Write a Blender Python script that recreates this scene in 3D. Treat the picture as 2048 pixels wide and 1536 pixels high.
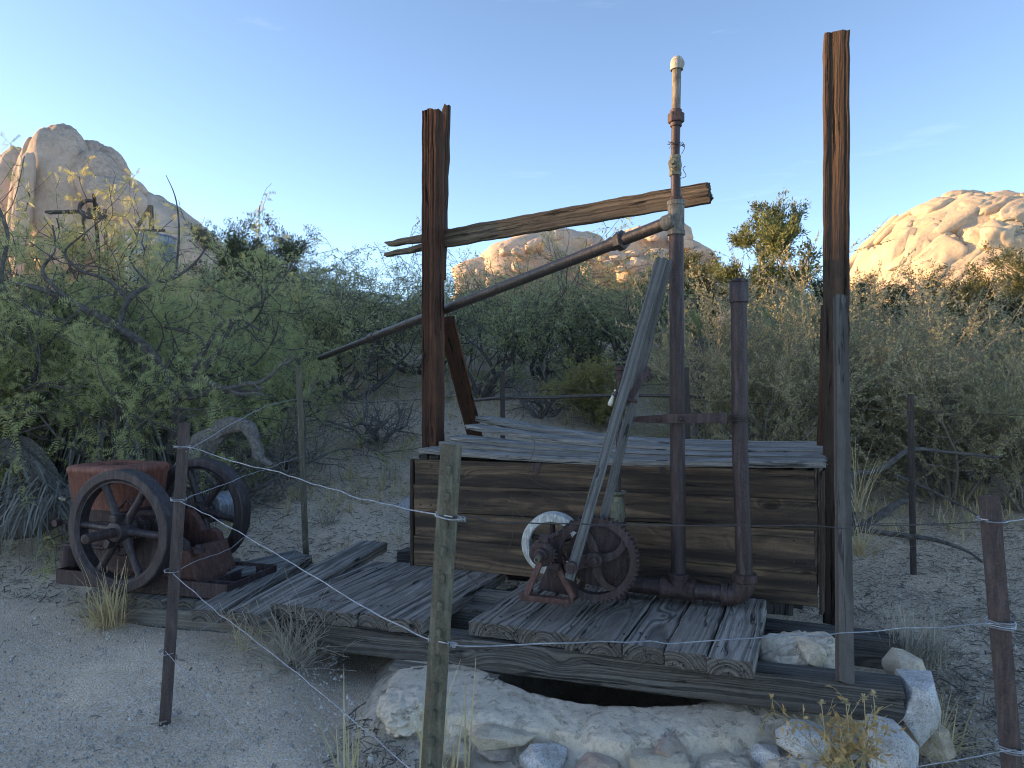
import bpy, bmesh, math, random
import numpy as np
from mathutils import Vector, Matrix, noise as mnoise

for o in list(bpy.data.objects):
    bpy.data.objects.remove(o, do_unlink=True)
scene = bpy.context.scene
COL = scene.collection
R = math.radians

# ------------------------------------------------------------------ camera
CAMZ, F, CX, CY = 1.55, 1420.0, 1024.0, 768.0
cam_d = bpy.data.cameras.new("camera")
cam_d.sensor_width = 36.0
cam_d.lens = 36.0 * F / 2048.0
cam_d.clip_start = 0.05
cam_d.clip_end = 3000.0
cam = bpy.data.objects.new("camera", cam_d)
cam.location = (0, 0, CAMZ)
cam.rotation_euler = (R(90), 0, 0)
COL.objects.link(cam)
scene.camera = cam

# ------------------------------------------------------------------ light
SUN_EL = R(9.0)
SUN_DIR_H = Vector((-0.99, 0.13, 0)).normalized()
SUN = Vector((SUN_DIR_H.x * math.cos(SUN_EL), SUN_DIR_H.y * math.cos(SUN_EL), math.sin(SUN_EL)))
world = bpy.data.worlds.new("World")
scene.world = world
world.use_nodes = True
wn = world.node_tree
for n in list(wn.nodes):
    wn.nodes.remove(n)
sky = wn.nodes.new("ShaderNodeTexSky")
sky.sky_type = 'NISHITA'
sky.sun_disc = False
sky.sun_elevation = SUN_EL
sky.sun_rotation = math.atan2(SUN.x, SUN.y)
sky.altitude = 1200
sky.air_density = 0.6
sky.dust_density = 0.5
sky.ozone_density = 1.5
bg = wn.nodes.new("ShaderNodeBackground")
bg.inputs["Strength"].default_value = 0.15
wo = wn.nodes.new("ShaderNodeOutputWorld")
# a few faint cirrus wisps over the whole sky
w_tc = wn.nodes.new("ShaderNodeTexCoord")
w_mp = wn.nodes.new("ShaderNodeMapping"); w_mp.inputs["Scale"].default_value = (2.2, 2.2, 16.0); w_mp.inputs["Rotation"].default_value = (0.0, 0.12, 0.0)
w_ns = wn.nodes.new("ShaderNodeTexNoise"); w_ns.inputs["Scale"].default_value = 2.3; w_ns.inputs["Detail"].default_value = 7; w_ns.inputs["Roughness"].default_value = 0.62
w_rp = wn.nodes.new("ShaderNodeValToRGB"); w_rp.color_ramp.elements[0].position = 0.63; w_rp.color_ramp.elements[1].position = 0.80
w_mx = wn.nodes.new("ShaderNodeMix"); w_mx.data_type = 'RGBA'; w_mx.blend_type = 'ADD'
w_mx.inputs[7].default_value = (0.9, 0.9, 0.95, 1)
w_k = wn.nodes.new("ShaderNodeMath"); w_k.operation = 'MULTIPLY'; w_k.inputs[1].default_value = 0.22
wn.links.new(w_tc.outputs["Generated"], w_mp.inputs[0]); wn.links.new(w_mp.outputs[0], w_ns.inputs["Vector"]); wn.links.new(w_ns.outputs["Fac"], w_rp.inputs[0])
wn.links.new(w_rp.outputs[0], w_k.inputs[0]); wn.links.new(w_k.outputs[0], w_mx.inputs[0]); wn.links.new(sky.outputs[0], w_mx.inputs[6])
wn.links.new(w_mx.outputs[2], bg.inputs[0])
wn.links.new(bg.outputs[0], wo.inputs[0])
sun_d = bpy.data.lights.new("sun", 'SUN')
sun_d.energy = 3.9
sun_d.angle = R(0.55)
sun_d.color = (1.0, 0.62, 0.29)
sun_o = bpy.data.objects.new("sun", sun_d)
sun_o.rotation_euler = SUN.to_track_quat('Z', 'Y').to_euler()
sun_o.location = (-20, 5, 30)
COL.objects.link(sun_o)
scene.view_settings.view_transform = 'Standard'
scene.view_settings.look = 'None'
scene.view_settings.gamma = 1.0
scene.view_settings.use_curve_mapping = False
scene.view_settings.exposure = 1.9
scene.view_settings.use_white_balance = True          # the camera's own white balance, set for open shade
scene.view_settings.white_balance_temperature = 7350
scene.view_settings.white_balance_tint = 10
scene.cycles.max_bounces = 5
scene.cycles.diffuse_bounces = 2
scene.cycles.glossy_bounces = 2
scene.cycles.transmission_bounces = 3
scene.cycles.caustics_reflective = False
scene.cycles.caustics_refractive = False
scene.cycles.use_adaptive_sampling = True
scene.cycles.adaptive_threshold = 0.02
scene.cycles.use_denoising = True
scene.cycles.filter_width = 1.1

# ------------------------------------------------------------------ placing helpers
def at(px, py, Y):
    return Vector(((px - CX) / F * Y, Y, CAMZ - (py - CY) / F * Y))

WELL = (0.58, 4.10)
def sstep(a, b, x):
    t = min(1.0, max(0.0, (x - a) / (b - a)))
    return t * t * (3 - 2 * t)
def ground_z(x, y):
    """height of the ground, without the fine relief"""
    z = 0.0
    if y > 4.6:
        z += 0.10 * (y - 4.6) * sstep(4.6, 7.0, y)
    z += 0.09 * max(0.0, y - 8.0) * sstep(8, 12, y) * (1 - sstep(26, 60, y) * 0.8)
    z += 0.0 if y < 60 else 0.01 * (y - 60)
    z += 0.25 * sstep(3.0, 8.0, x) * sstep(4, 8, y)
    z += 0.30 * sstep(-3.4, -6.0, x) * sstep(5.5, 8, y)
    if y > 6:
        z += 0.25 * mnoise.noise(Vector((x * 0.12, y * 0.12, 3.1))) * sstep(6, 14, y)
    z = min(z, 0.10 * (y - 4.6) + 3.6) if y > 20 else z
    return z
def ground_hit(px, py):
    """walk along the sight line until it meets the ground"""
    Y = 1.5
    while Y < 60:
        p = at(px, py, Y)
        if p.z <= ground_z(p.x, p.y):
            return p
        Y += 0.01
    return at(px, py, 60)

# ------------------------------------------------------------------ object helpers
def new_obj(name, data):
    o = bpy.data.objects.new(name, data)
    COL.objects.link(o)
    return o
def tag(o, label=None, cat=None, group=None, kind=None):
    if label: o["label"] = label
    if cat: o["category"] = cat
    if group: o["group"] = group
    if kind: o["kind"] = kind
    return o
PINV = {}
def thing(name, loc, label, cat, group=None):
    o = new_obj(name, None)
    o.empty_display_size = 0.1
    o.location = loc
    PINV[o.name] = Matrix.Translation(Vector(loc)).inverted()
    return tag(o, label, cat, group)
def set_parent(o, p):
    """o keeps its world placing"""
    o.parent = p
    if p.name in PINV:
        o.matrix_parent_inverse = PINV[p.name]
    else:
        o.matrix_parent_inverse = p_world(p).inverted()
def p_world(o):
    m = o.matrix_basis.copy()
    if o.parent:
        m = p_world(o.parent) @ o.matrix_parent_inverse @ m
    return m

class MB:
    """collects geometry, builds one mesh"""
    def __init__(s):
        s.v, s.f = [], []
    def add(s, vs, fs):
        b = len(s.v)
        s.v.extend([tuple(v) for v in vs])
        s.f.extend([tuple(i + b for i in f) for f in fs])
    def box(s, c, size, M=None, ch=0.0):
        hx, hy, hz = size[0] / 2, size[1] / 2, size[2] / 2
        c = Vector(c)
        vs = []
        for x in (-hx, hx):
            for y in (-hy, hy):
                for z in (-hz, hz):
                    p = Vector((x, y, z))
                    vs.append((M @ p if M else p) + c)
        s.add(vs, [(0, 1, 3, 2), (4, 6, 7, 5), (0, 4, 5, 1), (2, 3, 7, 6), (0, 2, 6, 4), (1, 5, 7, 3)])
    def tube(s, pts, rad, n=8, cap=True, flat=None):
        pts = [Vector(p) for p in pts]
        if not hasattr(rad, '__len__'):
            rad = [rad] * len(pts)
        m = len(pts)
        vs = []
        t0 = (pts[1] - pts[0]).normalized()
        ref = Vector((0, 0, 1)) if abs(t0.z) < 0.9 else Vector((1, 0, 0))
        u = t0.cross(ref).normalized()
        for i in range(m):
            t = (pts[min(i + 1, m - 1)] - pts[max(i - 1, 0)])
            t = t.normalized() if t.length > 1e-9 else t0
            u = (u - t * u.dot(t))
            u = u.normalized() if u.length > 1e-6 else t.orthogonal().normalized()
            w = t.cross(u)
            for k in range(n):
                a = 2 * math.pi * k / n
                vs.append(pts[i] + (u * math.cos(a) + w * math.sin(a)) * rad[i])
        fs = []
        for i in range(m - 1):
            for k in range(n):
                k2 = (k + 1) % n
                fs.append((i * n + k, i * n + k2, (i + 1) * n + k2, (i + 1) * n + k))
        if cap:
            fs.append(tuple(range(n - 1, -1, -1)))
            fs.append(tuple(range((m - 1) * n, m * n)))
        s.add(vs, fs)
    def lathe(s, c, axis, prof, n=32, close=False, up=None):
        """prof: list of (along axis, radius); revolved about axis through c"""
        c = Vector(c); a = Vector(axis).normalized()
        u = (Vector(up) if up else a.orthogonal()).normalized()
        u = (u - a * u.dot(a)).normalized()
        w = a.cross(u)
        vs = []
        for (h, r) in prof:
            for k in range(n):
                t = 2 * math.pi * k / n
                vs.append(c + a * h + (u * math.cos(t) + w * math.sin(t)) * r)
        fs = []
        m = len(prof)
        rng = range(m) if close else range(m - 1)
        for i in rng:
            j = (i + 1) % m
            for k in range(n):
                k2 = (k + 1) % n
                fs.append((i * n + k, j * n + k, j * n + k2, i * n + k2))
        if not close:
            if prof[0][1] > 1e-5: fs.append(tuple(range(n)))
            if prof[-1][1] > 1e-5: fs.append(tuple(reversed(range((m - 1) * n, m * n))))
        s.add(vs, fs)
    def prism(s, poly, o, e1, e2, n, t):
        """polygon in (e1,e2) plane at o, extruded from -t/2 to t/2 along n"""
        o = Vector(o)
        k = len(poly)
        vs = [o + e1 * p[0] + e2 * p[1] - n * (t / 2) for p in poly] + [o + e1 * p[0] + e2 * p[1] + n * (t / 2) for p in poly]
        fs = [tuple(range(k - 1, -1, -1)), tuple(range(k, 2 * k))]
        for i in range(k):
            j = (i + 1) % k
            fs.append((i, j, k + j, k + i))
        s.add(vs, fs)
    def build(s, name, mat, parent=None, smooth=None, origin=None, bevel=0):
        me = bpy.data.meshes.new(name)
        org = Vector(origin) if origin is not None else Vector((0, 0, 0))
        me.from_pydata([Vector(v) - org for v in s.v], [], s.f)
        bm = bmesh.new(); bm.from_mesh(me)
        bmesh.ops.recalc_face_normals(bm, faces=bm.faces)
        if bevel:
            ed = [e for e in bm.edges if len(e.link_faces) == 2 and e.calc_face_angle(0) > 0.7]
            bmesh.ops.bevel(bm, geom=ed, offset=bevel, segments=2, affect='EDGES', profile=0.6)
        if smooth:
            lim = R(smooth)
            for f in bm.faces: f.smooth = True
            for e in bm.edges:
                if len(e.link_faces) == 2 and e.calc_face_angle(0) > lim:
                    e.smooth = False
        bm.to_mesh(me); bm.free()
        me.materials.append(mat)
        o = new_obj(name, me)
        o.location = org
        if parent is not None:
            set_parent(o, parent)
        return o

def fast_mesh(name, verts, faces, mat, smooth=False):
    """verts (n,3) array, faces (m,k) array"""
    verts = np.asarray(verts, dtype=np.float32); faces = np.asarray(faces, dtype=np.int32)
    me = bpy.data.meshes.new(name)
    m, k = faces.shape
    me.vertices.add(len(verts)); me.vertices.foreach_set("co", verts.ravel())
    me.loops.add(m * k); me.loops.foreach_set("vertex_index", faces.ravel())
    me.polygons.add(m)
    me.polygons.foreach_set("loop_start", np.arange(0, m * k, k, dtype=np.int32))
    if smooth:
        me.polygons.foreach_set("use_smooth", np.ones(m, dtype=bool))
    me.update(calc_edges=True)
    me.materials.append(mat)
    return me

# ------------------------------------------------------------------ material helpers
class G:
    def __init__(s, name):
        s.mat = bpy.data.materials.new(name)
        s.mat.use_nodes = True
        s.t = s.mat.node_tree
        for n in list(s.t.nodes): s.t.nodes.remove(n)
        s.out = s.t.nodes.new("ShaderNodeOutputMaterial")
    def set(s, sock, v):
        if isinstance(v, bpy.types.NodeSocket):
            s.t.links.new(v, sock)
        elif hasattr(v, '__len__') and len(v) == 3 and sock.type == 'RGBA':
            sock.default_value = (v[0], v[1], v[2], 1)
        else:
            sock.default_value = v
    def n(s, typ, ins=None, **at_):
        nd = s.t.nodes.new(typ)
        for k, v in at_.items(): setattr(nd, k, v)
        for k, v in (ins or {}).items(): s.set(nd.inputs[k], v)
        return nd
    def m(s, op, a, b=None, c=None, clamp=False):
        nd = s.n("ShaderNodeMath", operation=op, use_clamp=clamp)
        s.set(nd.inputs[0], a)
        if b is not None: s.set(nd.inputs[1], b)
        if c is not None: s.set(nd.inputs[2], c)
        return nd.outputs[0]
    def vm(s, op, a, b=None):
        nd = s.n("ShaderNodeVectorMath", operation=op)
        s.set(nd.inputs[0], a)
        if b is not None: s.set(nd.inputs[1], b)
        return nd.outputs[0]
    def mix(s, f, a, b, blend='MIX'):
        nd = s.n("ShaderNodeMix", data_type='RGBA', blend_type=blend)
        s.set(nd.inputs[0], f); s.set(nd.inputs[6], a); s.set(nd.inputs[7], b)
        return nd.outputs[2]
    def ramp(s, f, stops):
        nd = s.n("ShaderNodeValToRGB")
        el = nd.color_ramp.elements
        while len(el) < len(stops): el.new(0.5)
        for e, (p, c) in zip(el, stops):
            e.position = p
            e.color = (c[0], c[1], c[2], 1) if hasattr(c, '__len__') else (c, c, c, 1)
        s.set(nd.inputs[0], f)
        return nd.outputs[0]
    def noise(s, vec, scale, detail=4, rough=0.55, dist=0.0):
        nd = s.n("ShaderNodeTexNoise", {"Scale": scale, "Detail": detail, "Roughness": rough, "Distortion": dist})
        if vec is not None: s.set(nd.inputs["Vector"], vec)
        return nd
    def obj(s): return s.n("ShaderNodeTexCoord").outputs["Object"]
    def pos(s): return s.n("ShaderNodeNewGeometry").outputs["Position"]
    def rnd(s): return s.n("ShaderNodeObjectInfo").outputs["Random"]
    def island(s): return s.n("ShaderNodeNewGeometry").outputs["Random Per Island"]
    def bump(s, h, strength=0.5, dist=0.01):
        return s.n("ShaderNodeBump", {"Height": h, "Strength": strength, "Distance": dist}).outputs[0]
    def pbr(s, col, rough=0.8, metal=0.0, normal=None, spec=0.3):
        p = s.n("ShaderNodeBsdfPrincipled")
        s.set(p.inputs["Base Color"], col); s.set(p.inputs["Roughness"], rough); s.set(p.inputs["Metallic"], metal)
        s.set(p.inputs["Specular IOR Level"], spec)
        if normal is not None: s.set(p.inputs["Normal"], normal)
        s.t.links.new(p.outputs[0], s.out.inputs[0])
        return s.mat

def wood(name, light, dark, stain, stain_amt=0.5, freq=55, off=0.10, crack=0.5, bstr=0.8, warp=0.05, bright=1.0, knot=0.05, endk=0.6):
    light = tuple(x * bright for x in light); dark = tuple(x * bright for x in dark); stain = tuple(x * bright for x in stain)
    g = G(name)
    tc = g.obj(); rnd = g.rnd()
    shift = g.n("ShaderNodeCombineXYZ", {0: g.m('MULTIPLY', rnd, 37.0), 1: g.m('MULTIPLY', rnd, 13.0), 2: g.m('MULTIPLY', rnd, 7.0)}).outputs[0]
    v = g.vm('ADD', tc, shift)
    w = g.noise(g.vm('MULTIPLY', v, (1.1, 4.0, 4.0)), 1.0, 2)
    wc = g.n("ShaderNodeSeparateColor", {0: w.outputs["Color"]})
    xyz = g.n("ShaderNodeSeparateXYZ", {0: tc})
    kn = g.n("ShaderNodeTexVoronoi", {"Vector": g.vm('MULTIPLY', v, (1.7, 3.6, 3.6)), "Scale": 1.0}, feature='SMOOTH_F1')
    k = g.m('SUBTRACT', 1.0, g.m('MULTIPLY', kn.outputs["Distance"], 3.2), clamp=True)
    k2 = g.m('MULTIPLY', k, k)
    oy = g.m('ADD', g.m('MULTIPLY', g.m('SUBTRACT', rnd, 0.5), off * 1.5), g.m('MULTIPLY', g.m('SUBTRACT', wc.outputs[0], 0.5), warp))
    oz = g.m('ADD', off, g.m('MULTIPLY', g.m('SUBTRACT', wc.outputs[1], 0.5), warp))
    y = g.m('ADD', xyz.outputs[1], oy); z = g.m('ADD', xyz.outputs[2], oz)
    r = g.m('SQRT', g.m('ADD', g.m('MULTIPLY', y, y), g.m('MULTIPLY', z, z)))
    r = g.m('ADD', r, g.m('MULTIPLY', k2, knot))
    rn = g.n("ShaderNodeTexNoise", {"W": g.m('ADD', g.m('MULTIPLY', r, freq * 1.6), g.m('MULTIPLY', rnd, 90.0)), "Scale": 1.0, "Detail": 2.0, "Roughness": 0.6}, noise_dimensions='1D')
    ring = g.ramp(rn.outputs["Fac"], [(0.36, 0.0), (0.50, 0.5), (0.60, 1.0)])
    fib = g.noise(g.vm('MULTIPLY', v, (8.0, 170.0, 170.0)), 1.0, 4, 0.65).outputs["Fac"]
    crk = g.ramp(g.noise(g.vm('MULTIPLY', v, (2.6, 34.0, 34.0)), 1.0, 4, 0.6, 0.8).outputs["Fac"], [(0.345, 1.0), (0.40, 0.0)])
    big = g.noise(g.vm('MULTIPLY', v, (0.8, 13.0, 13.0)), 1.0, 4, 0.6).outputs["Fac"]
    tone = g.m('ADD', g.m('MULTIPLY', ring, 0.50), g.m('MULTIPLY', g.m('SUBTRACT', fib, 0.25), 0.85), clamp=True)
    c = g.mix(tone, dark, light)
    c = g.mix(g.m('MULTIPLY', g.ramp(big, [(0.40, 0.0), (0.58, 1.0)]), stain_amt), c, stain, 'MIX')
    blot = g.noise(v, 7.0, 5, 0.7).outputs["Fac"]
    c = g.mix(g.ramp(blot, [(0.36, 0.4), (0.54, 0.0)]), c, g.mix(1.0, c, (0.45, 0.44, 0.43), 'MULTIPLY'))
    c = g.mix(g.m('MULTIPLY', tone, 0.45), g.mix(0.5, c, dark), c)
    c = g.mix(g.m('MULTIPLY', crk, crack), c, (0.008, 0.008, 0.008))
    c = g.mix(g.m('MULTIPLY', g.ramp(k, [(0.72, 0.0), (0.85, 1.0)]), 0.75), c, (0.02, 0.015, 0.012))
    c = g.mix(g.m('MULTIPLY', g.m('SUBTRACT', rnd, 0.5), 0.6, clamp=True), c, g.mix(1.0, c, (0.55, 0.55, 0.55), 'MULTIPLY'))
    # sawn ends soak up dirt and are darker than the faces
    nx = g.n("ShaderNodeSeparateXYZ", {0: g.n("ShaderNodeVectorTransform", {0: g.n("ShaderNodeNewGeometry").outputs["True Normal"]}, vector_type='NORMAL', convert_from='WORLD', convert_to='OBJECT').outputs[0]}).outputs[0]
    c = g.mix(g.m('MULTIPLY', g.ramp(g.m('ABSOLUTE', nx), [(0.6, 0.0), (0.8, 1.0)]), endk), c, g.mix(1.0, c, (0.30, 0.29, 0.28), 'MULTIPLY'))
    grit = g.noise(v, 260.0, 2, 0.7).outputs["Fac"]
    c = g.mix(g.ramp(grit, [(0.34, 0.45), (0.5, 0.0)]), c, g.mix(1.0, c, (0.35, 0.35, 0.35), 'MULTIPLY'))
    h = g.m('SUBTRACT', g.m('ADD', g.m('MULTIPLY', ring, 0.5), g.m('MULTIPLY', fib, 0.6)), g.m('MULTIPLY', crk, 1.3))
    return g.pbr(c, 0.86, 0, g.bump(h, bstr, 0.006), 0.2)

def rust(name, base, orange, amt=0.5, rough=0.65, metal=0.35, sc=9.0):
    g = G(name)
    v = g.pos()
    n1 = g.noise(v, sc, 6, 0.65).outputs["Fac"]
    n2 = g.noise(v, sc * 9, 4, 0.6).outputs["Fac"]
    n3 = g.noise(v, sc * 40, 2, 0.6).outputs["Fac"]
    c = g.mix(g.m('MULTIPLY', g.ramp(n1, [(0.40, 0.0), (0.66, 1.0)]), amt), base, orange)
    c = g.mix(g.ramp(n2, [(0.35, 0.55), (0.6, 0.0)]), c, tuple(x * 0.4 for x in base))
    c = g.mix(g.ramp(n3, [(0.62, 0.0), (0.75, 0.35)]), c, tuple(min(1, x * 2.2 + 0.02) for x in base))
    st = g.noise(g.vm('MULTIPLY', v, (1.0, 1.0, 0.10)), sc * 5, 4, 0.65).outputs["Fac"]
    c = g.mix(g.ramp(st, [(0.50, 0.0), (0.68, 0.6)]), c, tuple(min(1, x * 1.9 + 0.012) for x in base))
    c = g.mix(g.ramp(st, [(0.30, 0.6), (0.44, 0.0)]), c, tuple(x * 0.35 for x in base))
    h = g.m('ADD', n2, g.m('MULTIPLY', n3, 0.5))
    return g.pbr(c, rough, metal, g.bump(h, 0.45, 0.004), 0.35)

def leafmat(name, c1, c2, c3, trans=0.35):
    g = G(name)
    i = g.island(); rnd = g.rnd()
    c = g.ramp(i, [(0.0, c1), (0.55, c2), (1.0, c3)])
    big = g.noise(g.obj(), 1.3, 2).outputs["Fac"]
    c = g.mix(g.ramp(big, [(0.35, 0.0), (0.7, 0.6)]), c, c3)
    c = g.mix(g.m('MULTIPLY', rnd, 0.55), c, g.mix(0.5, c1, g.mix(1.0, c, (0.75, 0.95, 0.8), 'MULTIPLY')))
    d = g.n("ShaderNodeBsdfDiffuse", {"Color": c})
    t = g.n("ShaderNodeBsdfTranslucent", {"Color": c})
    mx = g.n("ShaderNodeMixShader", {0: trans, 1: d.outputs[0], 2: t.outputs[0]})
    g.t.links.new(mx.outputs[0], g.out.inputs[0])
    return g.mat

def barkmat(name, a, b, sc=30):
    g = G(name)
    v = g.pos()
    n = g.noise(g.vm('MULTIPLY', v, (1, 1, 0.8)), sc, 6, 0.7).outputs["Fac"]
    c = g.mix(g.ramp(n, [(0.35, 0.0), (0.65, 1.0)]), a, b)
    return g.pbr(c, 0.9, 0, g.bump(n, 0.8, 0.02), 0.15)

def plainmat(name, a, b, sc=20, rough=0.8, metal=0.0, bs=0.3, isl=False):
    g = G(name)
    n = g.noise(g.pos(), sc, 5, 0.6).outputs["Fac"]
    f = g.ramp(n, [(0.35, 0.0), (0.65, 1.0)])
    if isl: f = g.m('ADD', g.m('MULTIPLY', f, 0.4), g.m('MULTIPLY', g.island(), 0.6))
    c = g.mix(f, a, b)
    return g.pbr(c, rough, metal, g.bump(n, bs, 0.005), 0.3)

M = {}
M['deck'] = wood("weathered_deck_wood", (0.62, 0.56, 0.50), (0.055, 0.05, 0.045), (0.27, 0.22, 0.18), 0.4, 46, 0.07, 0.85, 1.0, 0.05, 1.15)
M['beam'] = wood("dark_timber", (0.30, 0.275, 0.245), (0.035, 0.033, 0.032), (0.12, 0.105, 0.09), 0.4, 85, 0.12, 0.8, 0.9, 0.05)
M['beam_pale'] = wood("pale_timber", (0.44, 0.40, 0.34), (0.11, 0.10, 0.09), (0.24, 0.20, 0.16), 0.5, 55, 0.12, 0.5, 0.9, 0.04)
M['lid'] = wood("silver_grey_board", (0.54, 0.51, 0.47), (0.11, 0.105, 0.10), (0.26, 0.245, 0.225), 0.4, 35, 0.16, 0.8, 0.7, 0.05)
M['box'] = wood("burnt_brown_board", (0.38, 0.25, 0.15), (0.065, 0.048, 0.038), (0.034, 0.028, 0.025), 0.97, 40, 0.2, 0.6, 0.6, 0.06)
M['post'] = wood("red_brown_timber", (0.25, 0.11, 0.062), (0.045, 0.024, 0.017), (0.075, 0.042, 0.03), 0.7, 60, 0.20, 0.9, 1.0, 0.012, 1.0, 0.012)
M['post_dark'] = wood("dark_brown_timber", (0.19, 0.125, 0.09), (0.04, 0.028, 0.022), (0.06, 0.04, 0.03), 0.7, 60, 0.20, 0.9, 1.0, 0.012, 1.0, 0.012)
M['cross'] = wood("brown_grey_timber", (0.42, 0.32, 0.22), (0.07, 0.055, 0.042), (0.19, 0.135, 0.09), 0.5, 60, 0.12, 0.8, 1.0, 0.03)
M['rod'] = wood("grey_rod_wood", (0.31, 0.30, 0.285), (0.075, 0.075, 0.075), (0.155, 0.15, 0.145), 0.5, 90, 0.14, 0.7, 0.6, 0.012)
M['brace'] = wood("grey_brown_stud", (0.23, 0.195, 0.17), (0.06, 0.052, 0.047), (0.12, 0.10, 0.088), 0.5, 70, 0.14, 0.6, 0.7, 0.012)
M['rust'] = rust("rusted_iron", (0.066, 0.047, 0.048), (0.115, 0.06, 0.045), 0.5)
M['rust_red'] = rust("red_rust_iron", (0.095, 0.05, 0.043), (0.18, 0.07, 0.045), 0.65, 0.6, 0.2)
M['rust_fly'] = rust("flywheel_iron", (0.055, 0.046, 0.050), (0.095, 0.058, 0.048), 0.4, 0.48, 0.4)
M['pipe'] = rust("rusty_pipe", (0.056, 0.041, 0.043), (0.09, 0.055, 0.047), 0.5, 0.5, 0.3, 12)
M['pipe_dark'] = rust("dark_pipe", (0.085, 0.072, 0.065), (0.15, 0.105, 0.08), 0.5, 0.42, 0.45, 14)
M['fit'] = rust("painted_fitting", (0.20, 0.19, 0.165), (0.07, 0.052, 0.042), 0.85, 0.7, 0.1, 22)
M['white'] = rust("chipped_white_paint", (0.60, 0.59, 0.54), (0.20, 0.17, 0.145), 0.65, 0.65, 0.0, 26)
M['cap'] = rust("dull_beige_paint", (0.42, 0.395, 0.34), (0.22, 0.19, 0.155), 0.6, 0.7, 0.0, 24)
M['hopper'] = rust("red_painted_iron", (0.17, 0.068, 0.05), (0.27, 0.095, 0.058), 0.65, 0.6, 0.15)
M['bronze'] = rust("green_bronze", (0.17, 0.165, 0.12), (0.12, 0.13, 0.10), 0.5, 0.5, 0.35, 25)
M['steel'] = rust("bare_steel", (0.26, 0.28, 0.32), (0.14, 0.125, 0.12), 0.4, 0.4, 0.5, 8)
M['galv'] = plainmat("galvanized_wire", (0.40, 0.41, 0.43), (0.25, 0.25, 0.26), 60, 0.45, 0.5, 0.1)
M['wire_dark'] = plainmat("dark_wire", (0.06, 0.055, 0.055), (0.11, 0.09, 0.08), 60, 0.6, 0.5, 0.1)
M['tpost_red'] = rust("rusted_steel_post", (0.075, 0.056, 0.054), (0.125, 0.078, 0.062), 0.5, 0.75, 0.1, 16)
M['tpost_green'] = rust("green_steel_post", (0.105, 0.10, 0.072), (0.16, 0.115, 0.075), 0.6, 0.7, 0.1, 14)
M['tpost_dark'] = rust("dark_steel_post", (0.05, 0.04, 0.038), (0.10, 0.06, 0.045), 0.5, 0.75, 0.1, 14)
M['bark'] = barkmat("mesquite_bark", (0.06, 0.052, 0.05), (0.17, 0.155, 0.145))
M['bark_grey'] = barkmat("grey_twig_bark", (0.15, 0.13, 0.11), (0.33, 0.29, 0.245))
M['deadwood'] = barkmat("weathered_dead_wood", (0.09, 0.082, 0.075), (0.25, 0.23, 0.21), 45)
M['leaf_mes'] = leafmat("mesquite_leaf", (0.29, 0.33, 0.18), (0.42, 0.45, 0.225), (0.55, 0.49, 0.205), 0.5)
M['leaf_mes2'] = leafmat("mesquite_leaf_far", (0.32, 0.36, 0.22), (0.44, 0.47, 0.27), (0.55, 0.51, 0.25), 0.5)
M['leaf_shrub'] = leafmat("olive_shrub_leaf", (0.36, 0.34, 0.20), (0.48, 0.44, 0.26), (0.58, 0.50, 0.29), 0.5)
M['leaf_dark'] = leafmat("juniper_leaf", (0.06, 0.08, 0.05), (0.10, 0.125, 0.07), (0.15, 0.16, 0.085), 0.2)
M['leaf_pine'] = leafmat("pinyon_needle", (0.08, 0.11, 0.06), (0.15, 0.18, 0.085), (0.22, 0.23, 0.10), 0.25)
M['leaf_yucca'] = leafmat("yucca_leaf", (0.20, 0.24, 0.12), (0.30, 0.32, 0.16), (0.38, 0.36, 0.19), 0.2)
M['leaf_yellow'] = leafmat("yellow_leaf", (0.34, 0.30, 0.12), (0.44, 0.38, 0.15), (0.50, 0.42, 0.18))
M['straw'] = leafmat("dry_straw", (0.44, 0.34, 0.18), (0.56, 0.44, 0.25), (0.66, 0.54, 0.34), 0.2)
M['straw_grey'] = leafmat("grey_straw", (0.24, 0.21, 0.17), (0.36, 0.32, 0.27), (0.48, 0.44, 0.37), 0.15)
M['dead_leaf'] = leafmat("grey_dead_leaf", (0.09, 0.085, 0.078), (0.17, 0.16, 0.145), (0.30, 0.28, 0.255), 0.1)
M['tan_leaf'] = leafmat("tan_dry_leaf", (0.42, 0.25, 0.10), (0.55, 0.36, 0.16), (0.64, 0.46, 0.23), 0.3)
M['twig'] = plainmat("fallen_twig", (0.075, 0.062, 0.052), (0.26, 0.225, 0.185), 10, 0.9, 0, 0.2, isl=True)
M['pebble'] = plainmat("pale_grit", (0.16, 0.13, 0.105), (0.80, 0.73, 0.64), 40, 0.85, 0, 0.2, isl=True)
M['cream'] = plainmat("cream_porcelain", (0.55, 0.50, 0.40), (0.62, 0.58, 0.50), 20, 0.35)

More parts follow.
